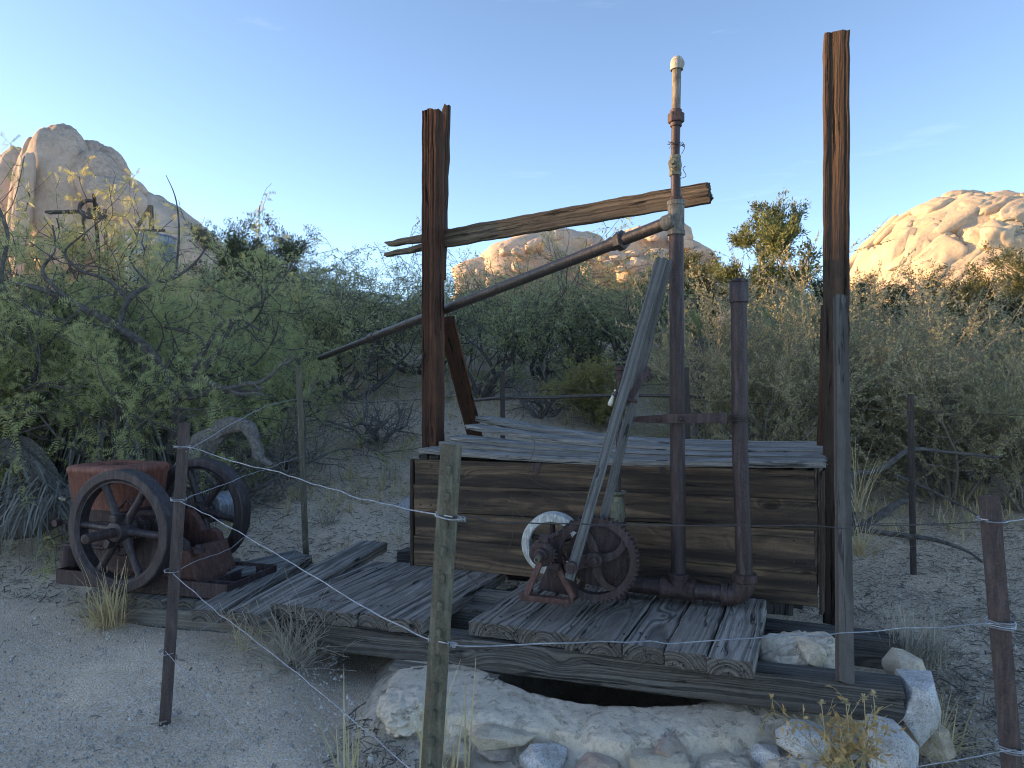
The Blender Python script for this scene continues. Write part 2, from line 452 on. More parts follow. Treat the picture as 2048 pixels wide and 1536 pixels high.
def ground_mat():
    g = G("desert_sand")
    v = g.pos()
    xyz = g.n("ShaderNodeSeparateXYZ", {0: v})
    n1 = g.noise(v, 0.7, 4, 0.6).outputs["Fac"]
    n2 = g.noise(v, 6.0, 5, 0.65).outputs["Fac"]
    n3 = g.noise(v, 70.0, 3, 0.7).outputs["Fac"]
    vor = g.n("ShaderNodeTexVoronoi", {"Vector": v, "Scale": 105.0})
    c = g.mix(g.ramp(n2, [(0.3, 0.0), (0.7, 1.0)]), (0.64, 0.49, 0.35), (0.76, 0.60, 0.445))
    c = g.mix(g.ramp(n3, [(0.35, 0.55), (0.55, 0.0)]), c, (0.36, 0.28, 0.205))
    # leaf litter darkens the soil away from the trodden path
    lit = g.m('ADD', g.m('MULTIPLY', g.m('SUBTRACT', xyz.outputs[1], 4.4), 0.5), g.m('MULTIPLY', xyz.outputs[0], 0.55))
    lit = g.m('ADD', lit, g.m('MULTIPLY', g.m('SUBTRACT', n1, 0.5), 2.2), clamp=True)
    dirt = g.mix(g.ramp(n3, [(0.35, 0.0), (0.65, 1.0)]), (0.28, 0.21, 0.15), (0.68, 0.53, 0.375))
    c = g.mix(g.m('MULTIPLY', lit, 0.9), c, dirt)
    sp = g.ramp(g.m('ADD', g.n("ShaderNodeSeparateColor", {0: vor.outputs["Color"]}).outputs[0], 0.0), [(0.84, 0.0), (0.88, 1.0)])
    sd = g.ramp(g.n("ShaderNodeSeparateColor", {0: vor.outputs["Color"]}).outputs[1], [(0.80, 0.0), (0.84, 1.0)])
    c = g.mix(g.m('MULTIPLY', sd, 0.3), c, (0.18, 0.14, 0.11))
    c = g.mix(g.m('MULTIPLY', sp, 0.65), c, (0.74, 0.68, 0.60))
    h = g.m('ADD', g.m('ADD', g.m('MULTIPLY', n3, 0.5), g.m('MULTIPLY', n2, 1.2)), g.m('MULTIPLY', vor.outputs["Distance"], -0.4))
    return g.pbr(c, 0.95, 0, g.bump(h, 0.7, 0.016), 0.1)
M['ground'] = ground_mat()

def mortar_mat():
    g = G("rough_mortar")
    v = g.pos()
    n1 = g.noise(v, 4.0, 5, 0.6).outputs["Fac"]
    n2 = g.noise(v, 40.0, 4, 0.7).outputs["Fac"]
    n3 = g.noise(v, 190.0, 2, 0.6).outputs["Fac"]
    c = g.mix(g.ramp(n1, [(0.3, 0.0), (0.7, 1.0)]), (0.58, 0.475, 0.365), (0.70, 0.60, 0.48))
    c = g.mix(g.ramp(n2, [(0.32, 0.6), (0.5, 0.0)]), c, (0.36, 0.295, 0.23))
    c = g.mix(g.ramp(n3, [(0.58, 0.0), (0.72, 0.5)]), c, (0.62, 0.59, 0.55))
    cr = g.n("ShaderNodeTexVoronoi", {"Vector": g.vm('ADD', v, g.vm('MULTIPLY', g.noise(v, 5, 3).outputs["Color"], (0.6, 0.6, 0.6))), "Scale": 1.5}, feature='DISTANCE_TO_EDGE')
    crk = g.ramp(g.noise(v, 11.0, 5, 0.75).outputs["Fac"], [(0.36, 1.0), (0.46, 0.0)])
    c = g.mix(g.m('MULTIPLY', crk, 0.35), c, (0.28, 0.225, 0.175))
    h = g.m('SUBTRACT', g.m('ADD', g.m('MULTIPLY', n2, 0.8), g.m('MULTIPLY', n3, 0.4)), g.m('MULTIPLY', crk, 1.2))
    return g.pbr(c, 0.95, 0, g.bump(h, 0.8, 0.012), 0.1)
M['mortar'] = mortar_mat()

def granite(name, a, b, speck, amt):
    g = G(name)
    v = g.pos()
    n1 = g.noise(v, 7.0, 4, 0.6).outputs["Fac"]
    n2 = g.noise(v, 150.0, 3, 0.75).outputs["Fac"]
    n4 = g.noise(v, 17.0, 5, 0.7).outputs["Fac"]
    c = g.mix(g.ramp(n1, [(0.35, 0.0), (0.65, 1.0)]), a, b)
    c = g.mix(g.ramp(n2, [(0.36, amt), (0.5, 0.0)]), c, speck)
    c = g.mix(g.ramp(n4, [(0.38, 0.45), (0.52, 0.0)]), c, (0.24, 0.195, 0.15))
    return g.pbr(c, 0.9, 0, g.bump(g.m('ADD', g.m('ADD', n1, n4), g.m('MULTIPLY', n2, 0.5)), 0.9, 0.014), 0.15)
M['granite'] = granite("white_granite", (0.58, 0.55, 0.52), (0.72, 0.69, 0.66), (0.12, 0.12, 0.13), 0.75)
M['stone_tan'] = granite("tan_stone", (0.58, 0.475, 0.36), (0.70, 0.595, 0.465), (0.20, 0.16, 0.12), 0.4)
M['stone_red'] = granite("red_stone", (0.46, 0.31, 0.235), (0.56, 0.47, 0.39), (0.22, 0.14, 0.11), 0.4)

def cliff(name, a, b, varnish, vamt):
    g = G(name)
    v = g.pos()
    n1 = g.noise(v, 0.09, 6, 0.62).outputs["Fac"]
    n2 = g.noise(v, 0.55, 7, 0.72).outputs["Fac"]
    n3 = g.noise(v, 3.4, 7, 0.78).outputs["Fac"]
    c = g.mix(g.ramp(n2, [(0.33, 0.0), (0.66, 1.0)]), a, b)
    f = g.m('MULTIPLY', g.ramp(n1, [(0.42, 0.0), (0.58, 1.0)]), g.ramp(n3, [(0.38, 1.0), (0.56, 0.25)]))
    c = g.mix(g.m('MULTIPLY', f, vamt), c, varnish)
    h = g.m('ADD', n2, g.m('MULTIPLY', n3, 0.35))
    return g.pbr(c, 0.92, 0, g.bump(h, 0.55, 0.4), 0.1)
M['cliff_l'] = cliff("varnished_granite", (0.43, 0.345, 0.285), (0.56, 0.46, 0.385), (0.22, 0.165, 0.14), 0.75)
M['cliff_r'] = cliff("golden_granite", (0.44, 0.355, 0.26), (0.58, 0.48, 0.355), (0.27, 0.21, 0.155), 0.5)
M['cliff_m'] = cliff("pink_granite", (0.44, 0.34, 0.27), (0.56, 0.45, 0.36), (0.30, 0.22, 0.18), 0.4)

# ================================================================== setting
rng = random.Random(7)
def build_ground():
    def axis(lo, hi, step, far_lo, far_hi, gr=1.13):
        a = list(np.arange(lo, hi, step))
        x, d = hi, step
        while x < far_hi:
            a.append(x); d *= gr; x += d
        a.append(far_hi)
        x, d = lo, step
        b = []
        while x > far_lo:
            d *= gr; x -= d; b.append(max(x, far_lo))
        return np.array(sorted(set(b)) + a)
    xs = axis(-4.5, 4.5, 0.05, -700, 700)
    ys = axis(1.6, 8.0, 0.05, -60, 1500)
    nx, ny = len(xs), len(ys)
    vs = np.zeros((nx * ny, 3), np.float32)
    i = 0
    for y in ys:
        for x in xs:
            z = ground_z(x, y)
            if abs(x) < 14 and -2 < y < 24:
                z += 0.022 * mnoise.noise(Vector((x * 1.7, y * 1.7, 0))) + 0.008 * mnoise.noise(Vector((x * 7, y * 7, 5)))
            d = math.hypot(x - WELL[0], y - WELL[1])
            if d < 1.02:
                z = min(z, -2.4 * sstep(1.0, 0.93, d) - 0.05)
            elif d < 1.9:
                z -= 0.10 * sstep(1.9, 1.5, d)
            vs[i] = (x, y, z); i += 1
    a = (np.arange(ny - 1)[:, None] * nx + np.arange(nx - 1)[None, :]).ravel()
    fs = np.stack([a, a + 1, a + nx + 1, a + nx], 1)
    o = new_obj("ground", fast_mesh("ground", vs, fs, M['ground'], True))
    tag(o, kind="structure")
build_ground()

def build_shade_hill():
    """unseen rocky rise added beyond the left edge to block the low sun"""
    n, m = 90, 24
    vs, fs = [], []
    for i in range(n):
        y = -5 + i * 0.70
        for j in range(m):
            t = j / (m - 1) * 2 - 1
            x = -112 + t * 24
            top = 20.95 + 1.7 * sstep(22.5, 23.6, y) + 0.6 * sstep(28, 37, y) - 0.9 * sstep(20.9, 21.4, y) * (1 - sstep(22.1, 22.6, y)) + 0.9 * sstep(19.55, 19.9, y) * (1 - sstep(20.4, 21.0, y))  # crest dips and bumps shaped to choose which posts and treetops catch sun
            nz = mnoise.fractal(Vector((x * 0.12, y * 0.22, 1.7)), 1, 2, 4)
            z = (top + 0.2 * nz) * (1 - abs(t) ** 2.2)
            z *= sstep(-5, 4, y) * sstep(57, 46, y)
            vs.append((x + 0.7 * nz, y, z - 0.5))
    for i in range(n - 1):
        for j in range(m - 1):
            a = i * m + j
            fs.append((a, a + 1, a + m + 1, a + m))
    o = new_obj("shade_hill", fast_mesh("shade_hill", vs, fs, M['cliff_l'], True))
    tag(o, kind="structure")
build_shade_hill()

# ------------------------------------------------------------------ rock domes
def boulder_mesh(name, seed, sub=4, blocky=2.0, rough=0.10, fine=0.03, mat=None, crack=0.0):
    bm = bmesh.new()
    bmesh.ops.create_icosphere(bm, subdivisions=sub, radius=1.0)
    sv = Vector((seed * 3.71, seed * 1.93, seed * 5.17))
    for v in bm.verts:
        p = v.co.normalized()
        if blocky != 2.0:
            q = (abs(p.x) ** blocky + abs(p.y) ** blocky + abs(p.z) ** blocky) ** (-1.0 / blocky)
        else:
            q = 1.0
        d = rough * mnoise.noise(p * 1.4 + sv) + rough * 0.5 * mnoise.noise(p * 3.1 + sv) + fine * mnoise.fractal(p * 7 + sv, 1.0, 2.0, 3)
        if crack:
            ds, _ = mnoise.voronoi(p * 2.6 + sv)
            e = ds[1] - ds[0]
            d -= crack * max(0.0, 1 - e / 0.10)
        v.co = p * (q * (1 + d))
    for f in bm.faces: f.smooth = True
    me = bpy.data.meshes.new(name); bm.to_mesh(me); bm.free()
    me.materials.append(mat)
    return me

def place_rock(me, name, c, radii, rot, parent):
    o = new_obj(name, me)
    Mx = Matrix.Translation(c) @ rot.to_4x4() @ Matrix.Diagonal((*radii, 1.0))
    o.matrix_basis = Mx
    set_parent(o, parent)
    return o
def eul(a, b, c):
    return Matrix.Rotation(R(c), 3, 'Z') @ Matrix.Rotation(R(b), 3, 'Y') @ Matrix.Rotation(R(a), 3, 'X')

def rock_group(label, Y0, base, items, mat, seeds=5, sub=4, blocky=2.6, rough=0.12, group=None, crack=0.0, blocks=0):
    t = thing("rock_dome", base, label, "rock", group)
    meshes = [boulder_mesh("boulder", s + Y0, sub, blocky, rough, 0.03, mat, crack) for s in range(seeds)]
    for k, (px, py, rx, rz, dy, tilt, yaw) in enumerate(items):
        Y = Y0 + dy
        c = at(px, py, Y)
        k_ = Y / F
        place_rock(meshes[k % seeds], "boulder", c, (rx * k_, min(rx, rz) * k_ * 0.9, rz * k_), eul(0, tilt, yaw), t)
    if blocks:
        rb = random.Random(int(Y0))
        for k in range(blocks):
            (px, py, rx, rz, dy, tilt, yaw) = items[rb.randrange(len(items) - 1)]
            a = rb.uniform(0.3, 2.85); Y = Y0 + dy - rb.uniform(3, 9); k_ = Y / F
            s = rb.uniform(6, 17)
            c = at(px + math.cos(a) * rx * rb.uniform(0.2, 0.95), py - math.sin(a) * rz * rb.uniform(0.0, 0.92), Y)
            place_rock(meshes[k % seeds], "boulder", c, (s * k_ * rb.uniform(0.8, 1.6), s * k_, s * k_ * rb.uniform(0.5, 0.9)), eul(rb.uniform(-20, 20), rb.uniform(-30, 30), rb.uniform(0, 90)), t)
    return t

# left dome: big smooth exfoliated lobes and a long slab running down to the right
lt = rock_group("brown granite dome rising behind the left mesquite", 62, (-36, 62, 0), [
    (20, 470, 62, 175, 5, 8, 20), (66, 420, 40, 150, 1, 5, 10), (119, 400, 62, 148, 0, 2, -5),
    (47, 410, 17, 108, -3, 6, 10), (182, 318, 30, 36, 2, 30, 0), (205, 372, 46, 76, 0, -30, 10),
    (170, 430, 50, 90, 1, -24, 0), (235, 402, 60, 40, -1, 26, 20), (262, 372, 34, 16, 0, 32, 0),
    (285, 398, 30, 14, 1, 34, 0), (150, 345, 30, 60, 1, -10, 0), (225, 330, 24, 40, 2, -35, 0), (300, 480, 110, 88, 2, 32, 0), (345, 540, 120, 100, 2, 36, 10),
    (200, 520, 160, 120, 6, 10, 0), (60, 560, 140, 150, 8, 0, 0)], M['cliff_l'], 7, 5, 2.4, 0.11, None, 0.0)

# right dome: sheeted slabs laid over a big core
rt = thing("rock_dome", (62, 95, 0), "golden sunlit granite dome cracked into slabs on the right", "rock")
core_c, core_r = at(1985, 660, 95), (21.0, 15.0, 17.8)
core_me = boulder_mesh("core", 11, 6, 2.15, 0.07, 0.02, M['cliff_r'], 0.06)
place_rock(core_me, "core", core_c, core_r, eul(0, 0, 0), rt)
slab_me = [boulder_mesh("boulder", 40 + s, 4, 4.2, 0.22, 0.04, M['cliff_r']) for s in range(6)]
rr = random.Random(5)
for k in range(105):
    az = rr.uniform(-1.75, 0.9); el = rr.uniform(0.0, 1.25)
    n = Vector((math.sin(az) * math.cos(el), -math.cos(az) * math.cos(el), math.sin(el)))
    p = core_c + Vector((n.x * core_r[0], n.y * core_r[1], n.z * core_r[2])) * rr.uniform(0.965, 1.0)
    nn = Vector((n.x / core_r[0], n.y / core_r[1], n.z / core_r[2])).normalized()
    tx = Vector((0.75, 0, 0.66)); tx = (tx - nn * tx.dot(nn)).normalized()
    ty = nn.cross(tx)
    Rm = Matrix((tx, ty, nn)).transposed()
    place_rock(slab_me[k % 6], "boulder", p, (rr.uniform(1.4, 3.0) * rr.choice([1, 1, 1.9]), rr.uniform(0.8, 1.7) * rr.choice([1, 1.5]), rr.uniform(0.5, 1.25)), Rm, rt)
for (px, py, rx, rz, dy, tl) in [(1990, 418, 30, 24, -3, -20), (1960, 420, 22, 20, -2, 10), (1928, 405, 60, 22, 2, -8), (2045, 425, 40, 26, 0, 5),
                                 (1990, 480, 30, 24, -12, 0), (2030, 500, 26, 30, -12, 0), (1965, 480, 34, 22, -11, 15), (2040, 570, 60, 50, -16, 0)]:
    k_ = (95 + dy) / F
    place_rock(slab_me[rr.randrange(6)], "boulder", at(px, py, 95 + dy), (rx * k_, rz * k_, rz * k_), eul(0, tl, rr.uniform(-40, 40)), rt)

rock_group("pale sunlit rock hump seen under the wooden cross beam", 150, (5, 150, 0), [
    (1110, 520, 95, 62, 0, 6, 0), (1040, 540, 80, 60, -4, -10, 0), (1165, 500, 45, 34, 4, 10, 0), (1120, 480, 50, 22, 2, 4, 0), (980, 560, 70, 45, -3, -5, 0),
    (1075, 500, 30, 24, -5, 0, 30), (1020, 515, 34, 26, -6, 20, 0), (1215, 540, 60, 30, 3, 10, 0), (1100, 620, 200, 90, 4, 0, 0)], M['cliff_m'], 6, 4, 3.2, 0.17, "far rock humps in the middle", 0.05, 34)
rock_group("far pinkish rock pile behind the tall vertical pipe", 140, (30, 140, 0), [
    (1300, 520, 75, 62, 0, 0, 0), (1340, 480, 42, 36, 2, 10, 0), (1290, 478, 40, 26, 1, -10, 0), (1250, 520, 60, 42, -4, -12, 0), (1385, 520, 48, 34, 0, 24, 0),
    (1388, 507, 12, 10, -4, 0, 0), (1408, 535, 32, 20, -1, 25, 0), (1205, 530, 45, 28, -6, -5, 0), (1320, 530, 34, 32, -9, 0, 20), (1270, 540, 36, 28, -9, 5, 0),
    (1365, 490, 18, 30, -2, 10, 0), (1310, 620, 200, 80, 4, 0, 0)], M['cliff_m'], 6, 4, 3.2, 0.17, "far rock humps in the middle", 0.05, 34)

# ================================================================== timber work
def plank(name, c0, c1, width, thick, mat, parent=None, up=(0, 0, 1), seg=6, ch=0.006, jit=0.002, bow=None, jag=0.004, taper=(1, 1), seed=None, fine=1, groove=0.0):
    rg = random.Random(seed if seed is not None else hash((round(c0[0], 3), round(c1[1], 3), name)) & 0xffff)
    c0, c1 = Vector(c0), Vector(c1)
    X = (c1 - c0); L = X.length; X.normalize()
    Yv = Vector(up).cross(X).normalized(); Z = X.cross(Yv)
    hw, ht = width / 2, thick / 2
    # section points, counter-clockwise, chamfered corners and a few points along every side
    def side(a, b, n):
        return [(a[0] + (b[0] - a[0]) * i / n, a[1] + (b[1] - a[1]) * i / n) for i in range(n)]
    nw = max(1, int(round(3 * fine * (1 if width >= thick else 0.5)))); nt_ = max(1, int(round(2 * fine)))
    P = [(-hw + ch, -ht), (hw - ch, -ht), (hw, -ht + ch), (hw, ht - ch), (hw - ch, ht), (-hw + ch, ht), (-hw, ht - ch), (-hw, -ht + ch)]
    sec = []
    for i in range(8):
        sec += side(P[i], P[(i + 1) % 8], nw if i in (0, 4) else (nt_ if i in (2, 6) else 1))
    K = len(sec)
    gd = [rg.choice((0.0, 0.0, 0.35, 1.0)) * groove for _ in sec]; gp_ = [rg.uniform(0, 60) for _ in sec]
    so = rg.uniform(0, 50)
    offs0 = [jag * (1.4 * mnoise.noise(Vector((y * 22, z * 22, so))) + rg.uniform(-0.35, 0.35)) for (y, z) in sec]; offs1 = [jag * (1.4 * mnoise.noise(Vector((y * 22, z * 22, so + 9))) + rg.uniform(-0.35, 0.35)) for (y, z) in sec]
    vs, fs = [], []
    for s in range(seg + 1):
        t = s / seg
        tp = taper[0] + (taper[1] - taper[0]) * t
        dy, dz = rg.uniform(-jit, jit), rg.uniform(-jit, jit)
        b = bow(t) if bow else 0.0
        for k, (y, z) in enumerate(sec):
            x = L * t
            if s == 0: x += offs0[k]
            if s == seg: x += offs1[k]
            if gd[k]:
                q = max(0.0, 0.55 + 0.9 * mnoise.noise(Vector((x * 2.2, gp_[k], 0.5)))) * gd[k]
                y -= math.copysign(min(abs(y), q), y) * (abs(y) >= hw - 1e-6); z -= math.copysign(min(abs(z), q), z) * (abs(z) >= ht - 1e-6)
            vs.append((x, y * tp + dy + rg.uniform(-jit, jit) * 0.4, z + dz * 0.4 + b + rg.uniform(-jit, jit) * 0.3))
    for s in range(seg):
        for k in range(K):
            k2 = (k + 1) % K
            fs.append((s * K + k, (s + 1) * K + k, (s + 1) * K + k2, s * K + k2))
    for s, fl in ((0, False), (seg, True)):
        ci = len(vs)
        base = s * K
        m = Vector((0, 0, 0))
        for k in range(K): m += Vector(vs[base + k])
        m /= K
        vs.append((m.x + rg.uniform(-jag, jag) * 0.5, m.y, m.z))
        for k in range(K):
            k2 = (k + 1) % K
            fs.append((base + k, base + k2, ci) if not fl else (base + k2, base + k, ci))
    me = bpy.data.meshes.new(name)
    me.from_pydata(vs, [], fs)
    me.materials.append(mat)
    bm = bmesh.new(); bm.from_mesh(me); bmesh.ops.recalc_face_normals(bm, faces=bm.faces); bm.to_mesh(me); bm.free()
    o = new_obj(name, me)
    Rm = Matrix((X, Yv, Z)).transposed().to_4x4()
    o.matrix_basis = Matrix.Translation(c0) @ Rm
    if parent is not None: set_parent(o, parent)
    return o

U = Vector((0.8925, -0.4498, 0.035)).normalized()
V = Vector((0.39, 0.921, 0.0)).normalized()
UP = U.cross(V).normalized()
def on_line(px, A, B):
    """point of the line A-B (as seen from above) that the camera sees at column px"""
    k = (px - CX) / F
    D = B - A
    s = (k * A.y - A.x) / (D.x - k * D.y)
    return A + D * s

plat = thing("timber_platform", (0.2, 3.7, 0), "weathered plank platform on dark timber beams over the stone well", "platform")
# front beam, back beam, left sleeper beam, inner sleepers
fb0, fb1 = Vector((-1.23, 4.03, 0.21)), Vector((1.566, 2.84, 0.332))
fdir = (fb1 - fb0).normalized(); fn = Vector((fdir.y, -fdir.x, 0)).normalized()
if fn.y > 0: fn = -fn
plank("beam", fb0 - fn * 0.075 - UP * 0.075 - fdir * 0.02, fb1 - fn * 0.075 - UP * 0.077, 0.15, 0.152, M['beam'], plat, seg=16, ch=0.008, jit=0.0025, seed=3, fine=4, groove=0.004)
bb1 = Vector((1.885, 3.45, 0.30)); bb0 = bb1 - U * 3.35
bn = Vector((-0.45, -0.893, 0))
plank("beam", bb0 - bn * 0.075 - UP * 0.075, bb1 - bn * 0.075 - UP * 0.075, 0.15, 0.148, M['beam'], plat, seg=16, ch=0.008, jit=0.0025, seed=4, fine=4, groove=0.004)
# third beam below the back of the box
b3 = bb1 + V * 0.95 - U * 0.45
plank("beam", b3 - U * 3.1 - UP * 0.075, b3 - UP * 0.075, 0.15, 0.148, M['beam'], plat, seg=8, seed=5)
# short sleepers seen in the gap between the two plank groups
for (px, Yd, zz) in [(965, 4.28, 0.235), (1010, 4.05, 0.20)]:
    c = at(px, 1190, Yd); c.z = zz
    plank("sleeper", c - U * 0.35, c + U * 0.25, 0.13, 0.13, M['beam_pale'], plat, seed=int(px))
plank("shim", Vector((-0.62, 3.70, 0.085)), Vector((-0.08, 3.46, 0.105)), 0.09, 0.03, M['beam_pale'], plat, jag=0.015, seed=9)

# right group of planks
F0, F1 = Vector((-0.2286, 3.646, 0.338)), Vector((1.03, 2.958, 0.388))
edges = [937, 1031, 1131, 1244, 1328, 1415, 1510]
for i in range(6):
    a, b = on_line(edges[i], F0, F1), on_line(edges[i + 1], F0, F1)
    mid = (a + b) / 2
    w = abs((b - a).dot(Vector((V.y, -V.x, 0)))) - 0.007
    st = [0.0, 0.012, -0.012, 0.008, -0.018, -0.03][i]
    Ln = [0.93, 0.93, 0.90, 0.92, 0.93, 0.90][i]
    dz = [0.0, -0.004, 0.003, -0.003, 0.004, 0.008][i]
    plank("plank", mid + V * st - UP * (0.036 - dz), mid + V * Ln - UP * (0.036 - dz), w, 0.072, M['deck'], plat, up=UP, seg=10, ch=0.007, jit=0.003, jag=0.004, seed=20 + i, fine=4, groove=0.004)
# left group of planks
Lf0, Lf1 = Vector((-1.404, 4.076, 0.292)), Vector((-0.462, 3.69, 0.322))
edges = [537, 590, 648, 712, 775, 848]
for i in range(5):
    a, b = on_line(edges[i], Lf0, Lf1), on_line(edges[i + 1], Lf0, Lf1)
    mid = (a + b) / 2
    w = abs((b - a).dot(Vector((V.y, -V.x, 0)))) - 0.006
    st = [0.01, 0.0, -0.015, 0.012, -0.01][i]
    plank("plank", mid + V * st - UP * 0.038, mid + V * (1.05 + 0.03 * i % 0.05) - UP * 0.036, w, 0.074, M['deck'], plat, up=UP, seg=10, ch=0.007, jit=0.003, jag=0.004, seed=30 + i, fine=4, groove=0.004)
# long plank that rides up on its neighbours
pa0, pa1 = at(487, 1238, 4.02), at(748, 1092, 5.42)
plank("plank", pa0, pa1, 0.225, 0.075, M['deck'], plat, seg=10, ch=0.007, jag=0.005, seed=41, fine=4, groove=0.004)
pb0, pb1 = at(415, 1232, 4.14), at(600, 1118, 5.5)
plank("plank", pb0, pb1, 0.20, 0.07, M['deck'], plat, seg=10, ch=0.007, jag=0.005, seed=42, fine=4, groove=0.004)
plank("plank", at(395, 1160, 4.9), at(600, 1112, 5.35), 0.20, 0.06, M['lid'], plat, seg=8, seed=43)

# nails in the deck
nail = MB(); nail.lathe((0, 0, 0), (0, 0, 1), [(-0.002, 0.006), (0.002, 0.006), (0.004, 0.003)], 8)
nail_me = None
nr = random.Random(3)
for i in range(44):
    if i < 26:
        p = on_line(nr.uniform(950, 1500), F0, F1) + V * nr.choice([0.10, 0.14, 0.75, 0.8])
    else:
        p = on_line(nr.uniform(550, 840), Lf0, Lf1) + V * nr.choice([0.10, 0.14, 0.86])
    if nail_me is None:
        o = nail.build("nail", M['rust']); nail_me = o.data
    else:
        o = new_obj("nail", nail_me)
    o.matrix_basis = Matrix.Translation(p + UP * 0.006) @ Matrix.Rotation(nr.uniform(-0.2, 0.2), 4, 'X')
    set_parent(o, plat)

# ------------------------------------------------------------------ engine bed (left)
bed = thing("engine_bed", (-2.1, 4.8, 0), "low timber bed under the rusty flywheel engine on the left", "platform")
lb0, lb1 = Vector((-2.86, 4.70, 0.10)), Vector((-1.455, 4.333, 0.125))
ld = (lb1 - lb0).normalized(); lv = Vector((-ld.y, ld.x, 0)).normalized()
plank("beam", lb0 + lv * 0.07 - Vector((0, 0, 0.08)), lb1 + lv * 0.07 - Vector((0, 0, 0.075)), 0.14, 0.155, M['beam_pale'], bed, seg=12, ch=0.008, jag=0.012, seed=50, fine=4, groove=0.005)
plank("beam", lb0 + lv * 0.95 - Vector((0, 0, 0.06)), lb1 + lv * 0.95 - Vector((0, 0, 0.055)), 0.14, 0.155, M['beam_pale'], bed, seg=8, seed=51)
for i in range(7):
    t = 0.02 + i * 0.145
    p = lb0.lerp(lb1, t + 0.06) + lv * (0.03 + 0.02 * math.sin(i * 2.3))
    p.z = 0.133 - 0.004 * (i % 2)
    plank("plank", p, p + lv * (1.02 + 0.05 * math.sin(i * 1.7)), 0.196, 0.066, M['deck'], bed, seg=8, ch=0.008, jag=0.006, seed=60 + i)

# ------------------------------------------------------------------ wooden box over the pump head
BL, BR = Vector((-0.669, 4.90, 0)), Vector((1.614, 3.75, 0))
def boxpt(s, zl, zr):
    p = BL.lerp(BR, s); p.z = zl + (zr - zl) * s
    return p
box = thing("wooden_box", (0.5, 4.6, 0.3), "dark brown board box with a grey warped lid behind the pump", "box")
BN = Vector((BR.y - BL.y, -(BR.x - BL.x), 0)).normalized()     # towards the camera
BU = (BR - BL).normalized(); BV = -BN
# front boards (bottom z, top z at the left and at the right end)
fr = [(0.305, 0.375, 0.505, 0.542), (0.507, 0.544, 0.673, 0.777), (0.677, 0.781, 0.86, 0.939), (0.862, 0.941, 1.03, 1.092)]
for i, (zl0, zr0, zl1, zr1) in enumerate(fr):
    zl, zr = (zl0 + zl1) / 2, (zr0 + zr1) / 2
    L0, L1 = zl1 - zl0, zr1 - zr0
    a, b = boxpt(0.0 + 0.004 * (i % 2), zl, zr), boxpt(1.0 - 0.005 * (i % 2), zl, zr)
    plank("front_board", a + BN * 0.002 * (i % 2), b + BN * 0.002 * (i % 3), max(L0, L1), 0.03, M['box'], box, up=BN, seg=14, ch=0.003, jit=0.0012,
          taper=(L0 / max(L0, L1), L1 / max(L0, L1)), seed=70 + i)
DB = 1.02
for i, s in enumerate((0.012, 0.988)):
    for j in range(3):
        z0 = (0.31 if i == 0 else 0.39) + j * 0.235
        a = boxpt(s, 0, 0) + BV * 0.02; a.z = z0 + 0.115
        b = a + BV * DB
        plank("side_board", a, b, 0.228, 0.028, M['box'], box, up=BU, seg=6, seed=80 + 3 * i + j)
for j in range(3):
    a, b = boxpt(0.02, 0.43 + j * 0.24, 0.50 + j * 0.24) + BV * DB, boxpt(0.98, 0.43 + j * 0.24, 0.50 + j * 0.24) + BV * DB
    plank("back_board", a, b, 0.232, 0.028, M['box'], box, up=BN, seg=6, seed=90 + j)
# corner battens
for s, dx, nm in ((1.0, 0.022, 90), (0.0, -0.017, 91)):
    a = boxpt(s, 0.30, 0.345) + BU * dx + BV * 0.01; b = a.copy(); b.z = 1.03 if s < 0.5 else 1.085
    plank("corner_batten", a, b, 0.07, 0.024, M['post_dark'], box, up=BU, seg=10, jit=0.004, jag=0.02, seed=nm)
# blocks that carry the lid on the left
for k in range(3):
    a = boxpt(0.02 + 0.035 * k, 1.045, 1.06) + BV * 0.02
    plank("lid_block", a, a + BV * 0.9, 0.07, 0.035, M['beam'], box, seg=3, seed=94 + k)
a = boxpt(0.965, 1.05, 1.105) + BV * 0.02
plank("lid_block", a, a + BV * 0.9, 0.07, 0.03, M['beam'], box, seg=3, seed=98)
# lid boards, bowed up towards the left, the rear ones more
lidspec = [(-0.035, 0.20, 1.078, 1.128, 0.0, 0.008, 0.02), (0.10, 0.10, 1.098, 1.120, 0.03, 0.018, -0.03), (0.185, 0.22, 1.100, 1.140, 0.045, 0.035, 0.004),
           (0.425, 0.25, 1.122, 1.148, 0.035, 0.06, 0.002), (0.69, 0.24, 1.130, 1.152, 0.01, 0.085, 0.0), (0.94, 0.12, 1.140, 1.156, 0.03, 0.05, 0.0)]
for i, (b0, w, zl, zr, sl, lift, so) in enumerate(lidspec):
    p0 = boxpt(0.02 + sl, zl, zr) + BV * (b0 + w / 2)
    p1 = boxpt(1.006 + so * 0.3, zl, zr) + BV * (b0 + w / 2)
    plank("lid_board", p0, p1, w - 0.012, 0.036, M['lid'], box, seg=16, ch=0.006, jit=0.004, jag=0.02,
          bow=(lambda t, l=lift: 1.8 * l * (1 - t) ** 2.2 - 0.026 * math.sin(math.pi * t)), seed=100 + i, fine=3, groove=0.006)
# nails through the front boards
for i, (zl0, zr0, zl1, zr1) in enumerate(fr):
    for s in (0.022, 0.055, 0.955, 0.982):
        for t in (0.25, 0.75):
            zz_ = (zl0 + (zl1 - zl0) * t) * (1 - s) + (zr0 + (zr1 - zr0) * t) * s
            o = new_obj("nail", nail_me)
            pn = boxpt(s, zz_, zz_) + BN * 0.0185; pn.z = zz_
            o.matrix_basis = Matrix.Translation(pn) @ BN.to_track_quat('Z', 'Y').to_matrix().to_4x4()
            set_parent(o, box)
